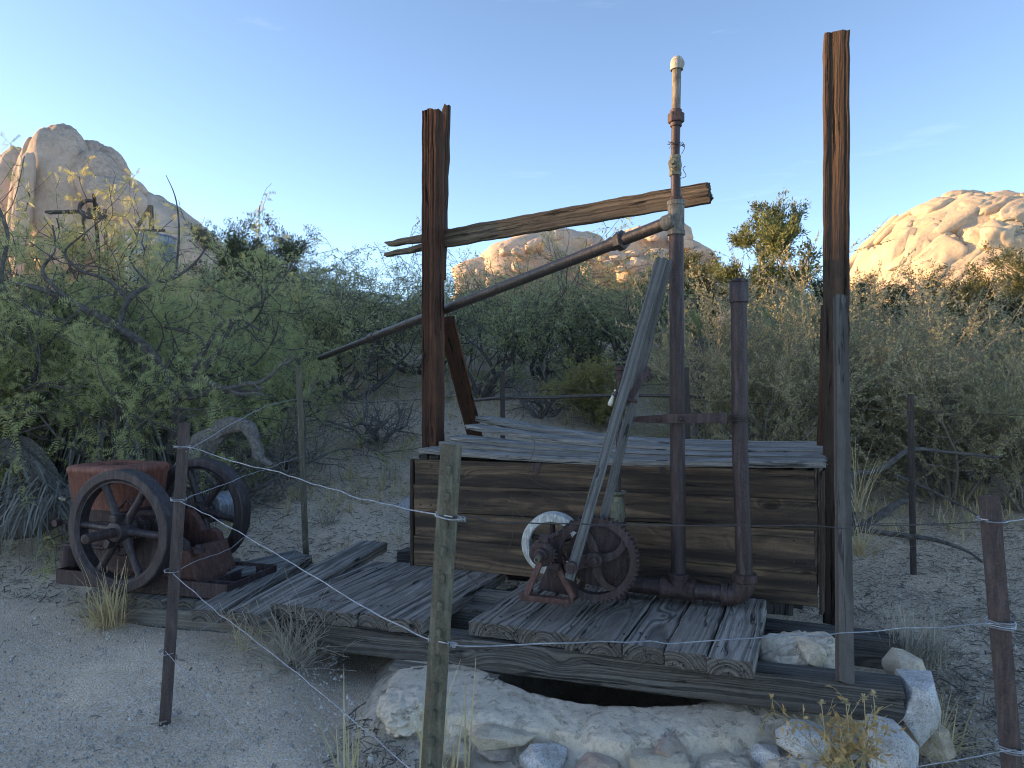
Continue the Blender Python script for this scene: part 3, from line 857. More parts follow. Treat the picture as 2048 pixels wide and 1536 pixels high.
# strap hinges
for px, py, Yh in ((1075, 930, 4.43), (1326, 925, 4.06)):
    h = MB(); c = on_line(px, BL, BR); c.z = CAMZ - (py - CY) / F * c.y; c += BN * 0.019
    h.prism([(-0.035, 0.012), (0.035, 0.018), (0.012, -0.06), (-0.012, -0.06)], c, BU, Vector((0, 0, 1)), BN, 0.004)
    h.build("hinge", M['rust'], box)
# legs of the box below its right end
c = boxpt(0.92, 0.30, 0.30) + BV * 0.03
plank("box_leg", c, c + Vector((0, 0, 0.16)), 0.16, 0.05, M['beam'], box, up=BN, seg=2, seed=110)

# ------------------------------------------------------------------ posts and cross beam
def post(px, Y, y_top, y_bot, s, mat, label, seed, jag):
    b = at(px, y_bot, Y); t = at(px, y_top, Y)
    o = plank("timber_post", b, t, s, s * 0.97, mat, None, up=-V, seg=40, ch=0.010, jit=0.0028, jag=jag, seed=seed, fine=4, groove=0.011)
    return tag(o, label, "post", "tall square posts of the frame")
lp = post(866, 5.42, 224, 1095, 0.136, M['post'], "tall red-brown square post at the left end of the box", 201, 0.011)
rp = post(1672, 3.99, 72, 1245, 0.134, M['post_dark'], "tallest dark square post at the right end of the box", 202, 0.007)
# split slab standing up behind the left post top
sl = plank("slab", at(884, 560, 5.52), at(893, 214, 5.52), 0.05, 0.06, M['post_dark'], lp, up=-V, seg=10, jag=0.03, jit=0.004, seed=203)
# cross beam
cb0 = Vector((-1.03, 5.77, 2.645)); cb1 = Vector((1.277, 4.60, 2.79))
cbm = cb0.lerp(cb1, 0.27)
cross = plank("cross_beam", cb0.lerp(cb1, 0.175), cb1, 0.136, 0.055, M['cross'], None, up=-V, seg=34, ch=0.008, jit=0.003, jag=0.02, seed=204, fine=4, groove=0.008)
tag(cross, "weathered brown cross beam nailed to the left post, split at one end", "beam")
up_ = (cb1 - cb0).normalized().cross(V).normalized()
if up_.z < 0: up_ = -up_
plank("split_end", cb0 + up_ * 0.036 + (cb1 - cb0) * 0.015, cb0.lerp(cb1, 0.18) + up_ * 0.034, 0.066, 0.052, M['cross'], cross, up=-V, seg=8, ch=0.005, jit=0.004, jag=0.03, taper=(0.6, 1), seed=205)
plank("split_end", cb0 - up_ * 0.045, cb0.lerp(cb1, 0.18) - up_ * 0.036, 0.058, 0.05, M['cross'], cross, up=-V, seg=8, ch=0.005, jit=0.004, jag=0.03, taper=(0.5, 1), seed=206)
# back brace of the left post
br = plank("back_brace", at(892, 640, 5.62), at(952, 880, 6.75), 0.075, 0.14, M['post'], None, up=(1, 0, 0.2), seg=10, ch=0.006, jit=0.004, seed=207)
tag(br, "short red-brown plank brace leaning behind the left post", "brace", "plank braces behind the posts")
br2 = plank("back_brace", at(1662, 610, 4.10), at(1645, 1090, 4.72), 0.10, 0.05, M['post'], None, up=(0, -1, 0), seg=12, ch=0.006, jit=0.003, seed=208)
tag(br2, "thin dark brace standing behind the right post", "brace", "plank braces behind the posts")
# grey stud leaning on the right post
st = plank("grey_stud", at(1690, 1366, 2.93), at(1681, 594, 3.80), 0.064, 0.042, M['brace'], None, up=(0, -1, 0), seg=18, ch=0.004, jit=0.0025, jag=0.004, seed=209)
tag(st, "narrow grey stud leaning from the front beam against the right post", "brace")

# ================================================================== stone well rim
well = thing("stone_well_rim", (WELL[0], WELL[1], 0), "round mortared stone rim of the dark well under the platform", "well")
def build_rim():
    N = 460
    key = [(0.88, -2.2), (0.88, -0.25), (0.885, 0.02), (0.895, 0.085), (0.92, 0.10), (1.05, 0.098), (1.13, 0.09), (1.165, 0.078), (1.175, 0.05), (1.18, 0.02), (1.22, -0.012), (1.28, -0.045), (1.32, -0.08), (1.36, -0.11), (1.46, -0.16), (1.60, -0.24)]
    prof = []
    for a_, b_ in zip(key[:-1], key[1:]):
        n_ = max(1, int(math.hypot(b_[0] - a_[0], (b_[1] - a_[1])) / 0.014)) if a_[1] > -0.3 else 1
        for q_ in range(n_): prof.append((a_[0] + (b_[0] - a_[0]) * q_ / n_, a_[1] + (b_[1] - a_[1]) * q_ / n_))
    prof.append(key[-1])
    vs, fs = [], []
    K = len(prof)
    for i in range(N):
        a = 2 * math.pi * i / N
        ca, sa = math.cos(a), math.sin(a)
        wr = math.exp(-((math.atan2(math.sin(a + 0.80), math.cos(a + 0.80))) / 0.40) ** 2)
        wl = math.exp(-((math.atan2(math.sin(a + 2.50), math.cos(a + 2.50))) / 0.30) ** 2)
        edge = 0.06 * mnoise.noise(Vector((ca * 4, sa * 4, 3))) + 0.03 * mnoise.noise(Vector((ca * 15, sa * 15, 9)))
        for j, (r, z) in enumerate(prof):
            q = Vector((ca * r * 2.2, sa * r * 2.2, z * 2))
            if z > -0.26 or r > 1.0:
                out = sstep(1.05, 1.16, r)
                n = mnoise.fractal(q * 1.5, 1, 2, 5)
                w_ = q * 1.15 + Vector((mnoise.noise(q * 2), mnoise.noise(q * 2 + Vector((5, 5, 5))), 0)) * 0.5
                ds, _ = mnoise.voronoi(w_)
                gr_ = max(0.0, 1 - (ds[1] - ds[0]) / 0.035) * (0.35 + 0.65 * out)
                rr_ = r + 0.02 * mnoise.noise(q * 1.3 + Vector((4, 1, 7))) + 0.005 * n + out * (0.7 * edge + 0.10 * wr + 0.22 * wl)
                if r < 0.93: rr_ += 0.02 * mnoise.noise(q * 6)
                zz = z + 0.003 * n * (1 + 2 * out) + 0.003 * mnoise.noise(q * 9) + 0.003 * mnoise.noise(q * 24) - 0.014 * gr_
                zz += (0.05 * wr * sstep(0.9, 1.0, r) + 0.02 * wl) * (1 - sstep(1.3, 1.45, r))
            else:
                rr_, zz = r + 0.01 * mnoise.noise(q * 3), z
            vs.append((WELL[0] + ca * rr_, WELL[1] + sa * rr_, zz))
    for i in range(N):
        i2 = (i + 1) % N
        for j in range(K - 1):
            fs.append((i * K + j, i * K + j + 1, i2 * K + j + 1, i2 * K + j))
    mb = MB(); mb.v, mb.f = vs, fs
    mb.build("mortar", M['mortar'], well, smooth=50)
build_rim()
def stone(px, py, Y, sx, sz, sy, mat, tilt=0, yaw=0, seed=1, name="stone", blocky=3.4, pitch=0):
    """stone with half sizes in photograph pixels"""
    rg = random.Random(seed * 13 + 5)
    sv = Vector((seed * 2.3, seed * 7.1, seed * 1.9))
    bm = bmesh.new()
    if name == "stone":
        for _ in range(26):
            n = Vector((rg.gauss(0, 1), rg.gauss(0, 1), rg.gauss(0, 1))).normalized()
            q = (abs(n.x) ** blocky + abs(n.y) ** blocky + abs(n.z) ** blocky) ** (-1.0 / blocky)
            bm.verts.new(n * q * rg.uniform(0.9, 1.08))
        r_ = bmesh.ops.convex_hull(bm, input=bm.verts)
        dead = [v for v in bm.verts if not v.link_faces]
        bmesh.ops.delete(bm, geom=dead, context='VERTS')
        bmesh.ops.dissolve_limit(bm, angle_limit=R(16), verts=bm.verts, edges=bm.edges)
        bmesh.ops.bevel(bm, geom=list(bm.edges), offset=0.03, segments=2, affect='EDGES', profile=0.5)
        bmesh.ops.triangulate(bm, faces=bm.faces)
        bmesh.ops.subdivide_edges(bm, edges=[e for e in bm.edges if e.calc_length() > 0.25], cuts=2, use_grid_fill=True)
        bmesh.ops.triangulate(bm, faces=bm.faces)
        bmesh.ops.subdivide_edges(bm, edges=[e for e in bm.edges if e.calc_length() > 0.12], cuts=1, use_grid_fill=True)
        bmesh.ops.triangulate(bm, faces=bm.faces)
        for v in bm.verts:
            p = v.co
            v.co = p * (1 + 0.012 * mnoise.noise(p * 2.3 + sv) + 0.014 * mnoise.fractal(p * 7 + sv, 0.8, 2, 4))
        for f in bm.faces: f.smooth = True
        for e in bm.edges:
            if len(e.link_faces) == 2 and e.calc_face_angle(0) > R(24): e.smooth = False
    else:
        bmesh.ops.create_icosphere(bm, subdivisions=5, radius=1.0)
        for v in bm.verts:
            p = v.co.normalized()
            q = (abs(p.x) ** blocky + abs(p.y) ** blocky + abs(p.z) ** blocky) ** (-1.0 / blocky)
            p = p * q
            d = 0.22 * mnoise.noise(p * 1.3 + sv) + 0.10 * mnoise.noise(p * 3.2 + sv) + 0.05 * mnoise.fractal(p * 7 + sv, 0.9, 2, 4)
            ds, _ = mnoise.voronoi(p * 2.2 + sv)
            d -= 0.10 * max(0.0, 1 - (ds[1] - ds[0]) / 0.08)
            v.co = p * (1 + d)
        for f in bm.faces: f.smooth = True
    me = bpy.data.meshes.new(name); bm.to_mesh(me); bm.free()
    me.materials.append(mat)
    k = Y / F
    o = new_obj(name, me)
    o.matrix_basis = Matrix.Translation(at(px, py, Y)) @ eul(pitch, tilt, yaw).to_4x4() @ Matrix.Diagonal((sx * k, sy * k, sz * k, 1))
    set_parent(o, well)
    return o
# a course of flat angular stones set in the mortar round the front
cr_ = random.Random(21)
ang = -155.0
ck = 0
while ang < -52:
    wdeg = cr_.uniform(6.5, 13.5)
    am = R(ang + wdeg / 2)
    r_ = 1.235 + cr_.uniform(-0.015, 0.03)
    X_, Y_ = WELL[0] + math.cos(am) * r_, WELL[1] + math.sin(am) * r_
    zt_ = cr_.uniform(-0.02, 0.01)
    px_, py_ = CX + F * X_ / Y_, CY - F * (zt_ - CAMZ) / Y_
    k_ = F / Y_
    so_ = stone(px_, py_, Y_, R(wdeg) * r_ * 0.47 * k_, cr_.uniform(0.042, 0.058) * k_, cr_.uniform(0.075, 0.10) * k_,
          M[cr_.choice(['stone_tan', 'stone_tan', 'stone_tan', 'stone_red', 'granite'])], cr_.uniform(-5, 5), math.degrees(am) + 90 + cr_.uniform(-6, 6), 60 + ck, blocky=9, pitch=cr_.uniform(-9, 0))
    ang += wdeg + cr_.uniform(0.6, 2.0); ck += 1
stone(1003, 1470, 3.06, 64, 22, 46, M['stone_tan'], 4, 12, 1, blocky=8, pitch=-10)
stone(1342, 1516, 2.92, 36, 40, 40, M['stone_red'], -8, -10, 3, blocky=7)
stone(1606, 1480, 2.88, 50, 30, 46, M['granite'], 8, -20, 5, blocky=6)
stone(1684, 1486, 2.86, 34, 22, 40, M['granite'], -8, -10, 15, blocky=5)
stone(1780, 1500, 2.72, 50, 48, 60, M['granite'], 14, -25, 6, blocky=7)
stone(1834, 1412, 2.95, 40, 58, 70, M['granite'], -4, -20, 7, blocky=8)
stone(1850, 1482, 2.98, 36, 44, 50, M['stone_tan'], 0, 0, 17, blocky=6)
stone(1803, 1338, 3.25, 34, 34, 54, M['stone_tan'], 10, 0, 8, blocky=6)
stone(1600, 1326, 3.32, 92, 62, 75, M['mortar'], -6, -10, 9, "mortar_lump", 2.2)
stone(1622, 1306, 3.16, 28, 24, 26, M['stone_tan'], 30, 10, 10, blocky=5)
stone(812, 1420, 3.24, 54, 28, 66, M['mortar'], -10, 20, 11, "mortar_lump", 3.0)
stone(802, 1476, 3.18, 48, 14, 40, M['stone_tan'], 14, 0, 12, blocky=6)
stone(1080, 1400, 3.30, 26, 7, 16, M['stone_red'], 14, 5, 16)
stone(1460, 1560, 2.86, 66, 36, 44, M['mortar'], 0, 0, 14, "mortar_lump", 3.0)
stone(1600, 1560, 2.76, 70, 34, 50, M['mortar'], -6, -10, 18, "mortar_lump", 3.0)
stone(905, 1510, 3.02, 38, 26, 40, M['stone_tan'], 8, 25, 19, blocky=7)

# ================================================================== pump pipes
Z = Vector((0, 0, 1))
def vpipe(mb, px0, y0, px1, y1, Y, r, n=20):
    mb.tube([at(px0, y0, Y), at(px1, y1, Y)], r, n)
def collar(name, px, y0, y1, Y, r, mat, parent, n=20, bev=0.004):
    a, b = at(px, y0, Y), at(px, y1, Y)
    m = MB(); L = (b - a).length
    m.lathe(a, b - a, [(0, r - bev), (bev, r), (L - bev, r), (L, r - bev)], n)
    return m.build(name, mat, parent, smooth=40)
PY = 3.82
stand = thing("discharge_pipe", at(1357, 1205, PY), "tall rusty vertical pipe with a white elbow on top and a side branch", "pipe", )
m = MB(); m.tube([at(1357, 1160, PY), at(1355, 900, PY), at(1352.5, 455, PY)], 0.039, 24); m.build("riser", M['pipe'], stand, smooth=40)
collar("coupling", 1357, 1172, 1150, PY, 0.052, M['rust'], stand)
collar("tee", 1352, 468, 403, PY, 0.044, M['fit'], stand, 24, 0.006)
collar("tee_band", 1352, 471, 461, PY, 0.048, M['fit'], stand, 24, 0.003)
collar("tee_band", 1352, 412, 402, PY, 0.048, M['fit'], stand, 24, 0.003)
collar("reducer", 1352, 402, 394, PY, 0.036, M['rust'], stand)
m = MB(); m.tube([at(1352, 400, PY), at(1351, 345, PY)], 0.026, 18); m.build("nipple", M['pipe'], stand, smooth=40)
collar("valve_nut", 1350.5, 352, 344, PY, 0.033, M['bronze'], stand, 6, 0.002)
m = MB(); c = at(1350.5, 331, PY)
m.lathe(c - Z * 0.04, Z, [(0, 0.024), (0.012, 0.031), (0.04, 0.035), (0.068, 0.031), (0.08, 0.024)], 20)
m.lathe(c, Vector((-0.45, -0.9, 0)), [(0, 0.02), (0.035, 0.021), (0.04, 0.026), (0.052, 0.026), (0.055, 0.012), (0.075, 0.011)], 14)
m.build("valve", M['bronze'], stand, smooth=40)
collar("valve_nut", 1350.5, 318, 311, PY, 0.03, M['bronze'], stand, 6, 0.002)
m = MB(); m.tube([at(1350.5, 315, PY), at(1352, 243, PY)], 0.0235, 18); m.build("nipple", M['pipe'], stand, smooth=40)
collar("union_nut", 1352, 246, 226, PY, 0.044, M['rust'], stand, 6, 0.005)
collar("union_end", 1352, 254, 219, PY, 0.031, M['rust'], stand)
m = MB(); m.tube([at(1352, 228, PY), at(1353.5, 132, PY)], 0.0235, 18); m.build("upper_pipe", M['fit'], stand, smooth=40)
m = MB()
e0 = at(1353.5, 140, PY); pts = []
for k in range(9):
    a = k / 8 * math.pi / 2
    pts.append(e0 + Z * (0.02 + 0.032 * math.sin(a)) + Vector((0.35, 0.94, 0)) * (0.032 * (1 - math.cos(a))))
pts = [e0] + pts + [pts[-1] + Vector((0.35, 0.94, 0)) * 0.02]
m.tube(pts, [0.034] + [0.0345] * 9 + [0.036], 20); m.build("elbow", M['cap'], stand, smooth=50)
# side branch running down and away to the left
bp0, bp1 = at(1338, 444, PY - 0.01), at(640, 716, 7.5)
bd = (bp1 - bp0).normalized()
def bpt(px):
    return on_line(px, bp0, bp1)
m = MB(); m.lathe(bp0 + bd * -0.04, bd, [(0, 0.03), (0.02, 0.042), (0.07, 0.042), (0.075, 0.036)], 20); m.build("branch_socket", M['fit'], stand, smooth=40)
m = MB(); m.tube([bp0, bpt(1225)], 0.034, 20); m.build("branch_pipe", M['pipe_dark'], stand, smooth=40)
m = MB(); c = bpt(1240)
m.lathe(c - bd * 0.035, bd, [(0, 0.045), (0.006, 0.057), (0.05, 0.057), (0.056, 0.045)], 6)
m.lathe(c + bd * 0.021, bd, [(0, 0.040), (0.04, 0.042), (0.045, 0.036)], 20); m.build("branch_union", M['pipe_dark'], stand, smooth=35)
m = MB(); m.tube([bpt(1238), bpt(745)], 0.036, 20); m.build("branch_pipe", M['pipe_dark'], stand, smooth=40)
c = bpt(745); m = MB(); m.lathe(c - bd * 0.05, bd, [(0, 0.036), (0.005, 0.044), (0.1, 0.044), (0.105, 0.034)], 18); m.build("branch_coupling", M['pipe_dark'], stand, smooth=40)
c = bpt(818); m = MB(); m.lathe(c - bd * 0.01, bd, [(0, 0.036), (0.004, 0.039), (0.02, 0.039), (0.024, 0.036)], 18); m.build("weld_ring", M['pipe_dark'], stand, smooth=40)
m = MB(); m.tube([bpt(745), bp1], 0.029, 16); m.build("branch_pipe", M['pipe_dark'], stand, smooth=40)

# horizontal run on the deck, elbow and capped standpipe
Hd = Vector((0.893, -0.4498, 0.02)).normalized()
ct = at(1356, 1178, PY)
barrel_c = ct - Hd * 0.336; el_c = ct + Hd * 0.325
run = stand
m = MB(); m.tube([barrel_c + Hd * 0.04, ct], 0.046, 22); m.build("deck_pipe", M['pipe'], run, smooth=40)
m = MB(); m.tube([ct, el_c - Hd * 0.03], 0.044, 22); m.build("deck_pipe", M['pipe'], run, smooth=40)
m = MB(); m.lathe(ct - Hd * 0.095, Hd, [(0, 0.050), (0.006, 0.059), (0.03, 0.059), (0.036, 0.054), (0.154, 0.054), (0.16, 0.059), (0.184, 0.059), (0.19, 0.050)], 26)
m.lathe(ct, Z, [(0, 0.05), (0.06, 0.05), (0.064, 0.056), (0.085, 0.056), (0.09, 0.045)], 24); m.build("deck_tee", M['rust'], run, smooth=40)
pts = []
ec = el_c
for k in range(10):
    a = k / 9 * math.pi / 2
    pts.append(ec - Hd * 0.055 + Hd * (0.075 * math.sin(a)) + Z * (0.075 * (1 - math.cos(a))))
m = MB(); m.tube([ec - Hd * 0.09] + pts + [pts[-1] + Z * 0.03], [0.056] + [0.053] * 10 + [0.056], 22)
tp_ = pts[-1]
m.lathe(ec - Hd * 0.095, Hd, [(0, 0.052), (0.004, 0.060), (0.034, 0.060), (0.038, 0.054)], 24)
m.lathe(tp_ + Z * 0.0, Z, [(0, 0.054), (0.004, 0.061), (0.042, 0.061), (0.046, 0.05)], 24)
m.build("deck_elbow", M['rust'], run, smooth=40)
SY = 3.675
cap_thing = thing("capped_standpipe", at(1480, 1165, SY), "shorter rusty standpipe with a flat screw cap, wired to the taller pipe", "pipe")
m = MB(); m.tube([tp_ + Z * 0.03, at(1480, 900, SY), at(1477.5, 590, SY)], 0.0405, 24); m.build("riser", M['pipe'], cap_thing, smooth=40)
a = at(1478, 606, SY)
m = MB(); m.lathe(a, Z, [(0, 0.043), (0.004, 0.0485), (0.1, 0.0485), (0.106, 0.044)], 26); m.build("cap_sleeve", M['pipe'], cap_thing, smooth=40)
m = MB(); m.lathe(a + Z * 0.107, Z, [(0, 0.047), (0.008, 0.049), (0.013, 0.042)], 8); m.lathe(a + Z * 0.115, Z, [(0, 0.026), (0.012, 0.026), (0.013, 0.022)], 6)
m.build("cap_plug", M['pipe'], cap_thing, smooth=30)

# flat bar clamped across the pipe
bar0, bar1 = at(1246, 839, 3.86), at(1453, 836, 3.63)
bdir = (bar1 - bar0).normalized(); bnn = Vector((bdir.y, -bdir.x, 0)).normalized()
clamp = thing("clamp_bar", at(1350, 838, 3.76), "rusty flat bar clamped across the tall pipe", "bar")
m = MB()
Lb = (bar1 - bar0).length
m.prism([(0, -0.010), (0.16 * Lb, -0.016), (0.45 * Lb, -0.025), (Lb, -0.025), (Lb, 0.025), (0.45 * Lb, 0.025), (0.16 * Lb, 0.016), (0, 0.010)], bar0 - bnn * 0.0, bdir, Z, bnn, 0.014)
m.build("flat_bar", M['rust'], clamp, bevel=0.003)
for t in (0.37, 0.58, 0.85):
    m = MB(); c = bar0 + bdir * (Lb * t) + bnn * 0.007
    if t < 0.8: m.lathe(c, bnn, [(0, 0.016), (0.010, 0.016), (0.013, 0.012), (0.02, 0.009)], 6); m.build("bolt", M['rust'], clamp)
m = MB(); m.box(bar1 - bdir * 0.012, (0.03, 0.02, 0.06), Matrix((bdir, bnn, Z)).transposed()); m.build("bar_end", M['rust'], clamp, bevel=0.003)
def wire_mesh(pts, r, name, mat, parent=None, n=6, sub=4):
    """smooth (Catmull-Rom) wire"""
    P = [Vector(p) for p in pts]
    out = []
    for i in range(len(P) - 1):
        p0, p1, p2, p3 = P[max(i - 1, 0)], P[i], P[i + 1], P[min(i + 2, len(P) - 1)]
        for k in range(sub):
            t = k / sub
            out.append(0.5 * ((2 * p1) + (p2 - p0) * t + (2 * p0 - 5 * p1 + 4 * p2 - p3) * t * t + (3 * p1 - p0 - 3 * p2 + p3) * t ** 3))
    out.append(P[-1])
    m = MB(); m.tube(out, r, n)
    return m.build(name, mat, parent, smooth=60)
def loops(c, axis, r, turns, pitch, wr, name, mat, parent=None, jit=0.0, seed=1):
    a = Vector(axis).normalized(); u = a.orthogonal().normalized(); w = a.cross(u)
    rg = random.Random(seed); pts = []
    for k in range(int(turns * 14) + 1):
        t = 2 * math.pi * k / 14
        rr_ = r * (1 + rg.uniform(-jit, jit))
        pts.append(Vector(c) + u * math.cos(t) * rr_ + w * math.sin(t) * rr_ + a * (pitch * k / 14 + rg.uniform(-jit, jit) * 0.02))
    m = MB(); m.tube(pts, wr, 5)
    return m.build(name, mat, parent, smooth=60)
loops(at(1479.5, 846, SY) , Z, 0.047, 4, 0.010, 0.0022, "tie_wire", M['wire_dark'], clamp, 0.06, 3)
for k, (a_, b_) in enumerate([((1430, 840, 3.64), (1500, 838, SY - 0.04)), ((1425, 833, 3.66), (1470, 832, SY - 0.05)), ((1440, 842, 3.63), (1495, 846, SY - 0.03))]):
    wire_mesh([at(*a_), (at(*a_) + at(*b_)) / 2 + Z * 0.006, at(*b_)], 0.0018, "tie_wire", M['wire_dark'], clamp)
wire_mesh([at(1497, 840, SY), at(1500, 860, SY), at(1496, 880, SY), at(1498, 885, SY)], 0.002, "tie_wire", M['wire_dark'], clamp)
# loose wire curls on the upper pipe
cw = loops(at(1352, 291, PY), Vector((0.2, -0.2, 1)), 0.04, 2.3, 0.006, 0.0016, "wire_curl", M['wire_dark'], stand, 0.25, 5)
wire_mesh([at(1363, 308, PY), at(1369, 296, PY), at(1364, 284, PY - .03), at(1345, 290, PY - .04), at(1338, 297, PY)], 0.0016, "wire_curl", M['wire_dark'], stand)
wire_mesh([at(1360, 357, PY), at(1372, 352, PY + .02), at(1366, 338, PY + .02), at(1371, 332, PY + .02)], 0.0018, "wire_curl", M['wire_dark'], stand)

# ================================================================== pump barrel and jack
jack = thing("pump_jack", at(1150, 1205, 3.75), "rusty geared pump jack with a big spur gear and two grey wooden rods", "pump")
bc = Vector((barrel_c.x, barrel_c.y, 0))
def bz(py): return CAMZ - (py - CY) / F * bc.y
m = MB(); m.lathe(Vector((bc.x, bc.y, bz(1212))), Z, [(0, 0.055), (0.02, 0.062), (0.04, 0.055), (0.05, 0.052), (bz(1128) - bz(1212), 0.052), (bz(1124) - bz(1212), 0.044), (bz(1092) - bz(1212), 0.042),
      (bz(1090) - bz(1212), 0.056), (bz(1082) - bz(1212), 0.056), (bz(1080) - bz(1212), 0.046), (bz(1042) - bz(1212), 0.044)], 26)
m.build("barrel", M['rust'], jack, smooth=40)
m = MB(); m.lathe(Vector((bc.x, bc.y, bz(1046))), Z, [(0, 0.036), (0.03, 0.036), (0.032, 0.046), (0.062, 0.046), (0.064, 0.038), (0.115, 0.038), (0.125, 0.028), (0.15, 0.026), (0.165, 0.046), (0.178, 0.048), (0.18, 0.042), (0.17, 0.02)], 24)
m.build("stuffing_box", M['bronze'], jack, smooth=40)
m = MB(); m.tube([Vector((bc.x, bc.y, bz(1000))), Vector((bc.x + 0.01, bc.y, bz(760)))], 0.0165, 14); m.build("polished_rod", M['pipe'], jack, smooth=40)
m = MB(); c = Vector((bc.x + 0.01, bc.y, bz(760))); m.lathe(c, Z, [(0, 0.02), (0.05, 0.021), (0.055, 0.028), (0.075, 0.028), (0.08, 0.018)], 10)
m.lathe(c + Z * 0.02, Vector((-.4, -.9, 0)), [(-0.03, 0.012), (0.03, 0.012)], 10); m.build("rod_head", M['rust'], jack, smooth=35)

gn = Vector((-0.24, -0.97, 0)).normalized(); gr = Vector((0.97, -0.24, 0)).normalized()
GC = at(1190, 1117, 3.66)
def gear(c, n, e1, R0, rim, face, teeth, th, name, mat, parent):
    """toothed rim as one ring"""
    m = MB(); vs, fs = [], []
    K = teeth * 4
    e2 = Z
    for i in range(K):
        a = 2 * math.pi * i / K
        ro = R0 + (th if i % 4 in (1, 2) else 0.0)
        d = e1 * math.cos(a) + e2 * math.sin(a)
        for (r, h) in ((R0 - rim, -face / 2), (R0 - rim, face / 2), (ro, face / 2), (ro, -face / 2)):
            vs.append(c + d * r + n * h)
    for i in range(K):
        j = (i + 1) % K
        for q in range(4):
            q2 = (q + 1) % 4
            fs.append((i * 4 + q, i * 4 + q2, j * 4 + q2, j * 4 + q))
    m.add(vs, fs)
    return m.build(name, mat, parent)
gw = gear(GC, gn, gr, 0.213, 0.034, 0.05, 56, 0.015, "gear_wheel", M['rust'], jack)
m = MB(); m.lathe(GC, gn, [(-0.045, 0.04), (0.045, 0.04), (0.05, 0.034)], 22); m.lathe(GC, gn, [(0.05, 0.019), (0.068, 0.019), (0.07, 0.014)], 14); m.build("hub", M['rust'], gw, smooth=40)
# four curved spokes
for k in range(4):
    a0 = R([8, 98, 188, 278][k])
    pts_o, pts_i = [], []
    for q in range(9):
        t = q / 8
        r = 0.03 + t * 0.168
        a = a0 + 0.55 * t * t
        w = 0.046 - 0.010 * math.sin(math.pi * t)
        d = gr * math.cos(a) + Z * math.sin(a); tn = -gr * math.sin(a) + Z * math.cos(a)
        pts_o.append((r * math.cos(a) - math.sin(a) * w * 0.55, r * math.sin(a) + math.cos(a) * w * 0.55))
        pts_i.append((r * math.cos(a) + math.sin(a) * w * 0.55, r * math.sin(a) - math.cos(a) * w * 0.55))
    poly = pts_o + pts_i[::-1]
    m = MB(); m.prism(poly, GC, gr, Z, gn, 0.026); m.build("spoke", M['rust'], gw, bevel=0.004)
# crank lug and pin for the front rod
pin_c = GC + gr * -0.105 + Z * -0.045
m = MB(); m.prism([(-0.13, -0.075), (-0.02, -0.035), (0.02, -0.02), (0.03, 0.03), (-0.02, 0.03), (-0.14, 0.0)], GC + gn * 0.012, gr, Z, gn, 0.03); m.build("crank_lug", M['rust'], gw, bevel=0.005)
for q in (-0.045, -0.09, -0.13):
    m = MB(); m.lathe(GC + gr * (q) + Z * (q * 0.35 - 0.01), gn, [(0.02, 0.018), (0.034, 0.018), (0.034, 0.009), (0.022, 0.008)], 14); m.build("lug_hole", M['rust'], gw, smooth=40)
# cast gear case behind the wheel and web plate under the drum
m = MB(); m.lathe(GC - gn * 0.10, gn, [(0, 0.12), (0.006, 0.155), (0.05, 0.155), (0.056, 0.14), (0.058, 0.06)], 36); m.build("gear_case", M['rust'], jack, smooth=35)
m = MB(); m.prism([(-0.10, -0.12), (0.12, -0.15), (0.10, 0.02), (-0.03, 0.05)], at(1112, 1135, 3.80), gr, Z, gn, 0.02); m.build("frame_plate", M['rust'], jack, bevel=0.006)
# pinion
PCn = at(1083, 1107, 3.66)
gear(PCn + gr * 0.03, gn, gr, 0.045, 0.03, 0.05, 16, 0.01, "pinion", M['rust'], jack)
# belt wheel: white rim, iron spokes
WC = at(1106, 1086, 3.93)
m = MB(); m.lathe(WC, gn, [(-0.045, 0.168), (0.045, 0.168), (0.05, 0.160), (0.05, 0.128), (0.042, 0.122), (-0.045, 0.122)], 56, close=True); bw = m.build("belt_wheel", M['white'], jack, smooth=35)
for k in range(5):
    a = R(20 + 72 * k); d = gr * math.cos(a) + Z * math.sin(a)
    m = MB(); m.tube([WC + d * 0.02, WC + d * 0.128], [0.018, 0.013], 8); m.build("spoke", M['rust'], bw, smooth=50)
m = MB(); m.lathe(WC, gn, [(-0.05, 0.04), (0.06, 0.04), (0.065, 0.03)], 18); m.build("hub", M['rust'], bw, smooth=40)
# shaft, clutch drum, stub pipe
sd = (PCn + gn * 0.06 - WC); L = sd.length
m = MB(); m.tube([WC - gn * 0.06, WC, PCn + gn * 0.05], 0.018, 14); m.build("drive_shaft", M['rust'], jack, smooth=40)
DC = at(1085, 1106, 3.66)
m = MB(); m.lathe(DC, gn, [(-0.06, 0.055), (-0.05, 0.066), (0.02, 0.066), (0.03, 0.058), (0.032, 0.036), (0.062, 0.034), (0.066, 0.024), (0.1, 0.022)], 26); m.build("clutch_drum", M['rust'], jack, smooth=35)
sc_ = DC + gn * 0.1
m = MB(); m.lathe(sc_, gn, [(0, 0.014), (0.05, 0.014), (0.05, 0.010), (0.035, 0.010)], 16); m.build("shaft_end", M['bronze'], jack, smooth=40)
m = MB(); m.box(DC + Z * 0.075 + gr * 0.01, (0.05, 0.06, 0.03), Matrix((gr, gn, Z)).transposed()); m.box(DC + Z * 0.09 + gr * 0.05, (0.09, 0.03, 0.018), Matrix((gr, gn, Z)).transposed() @ Matrix.Rotation(-0.5, 3, 'Y')); m.build("drum_lug", M['rust'], jack, bevel=0.004)
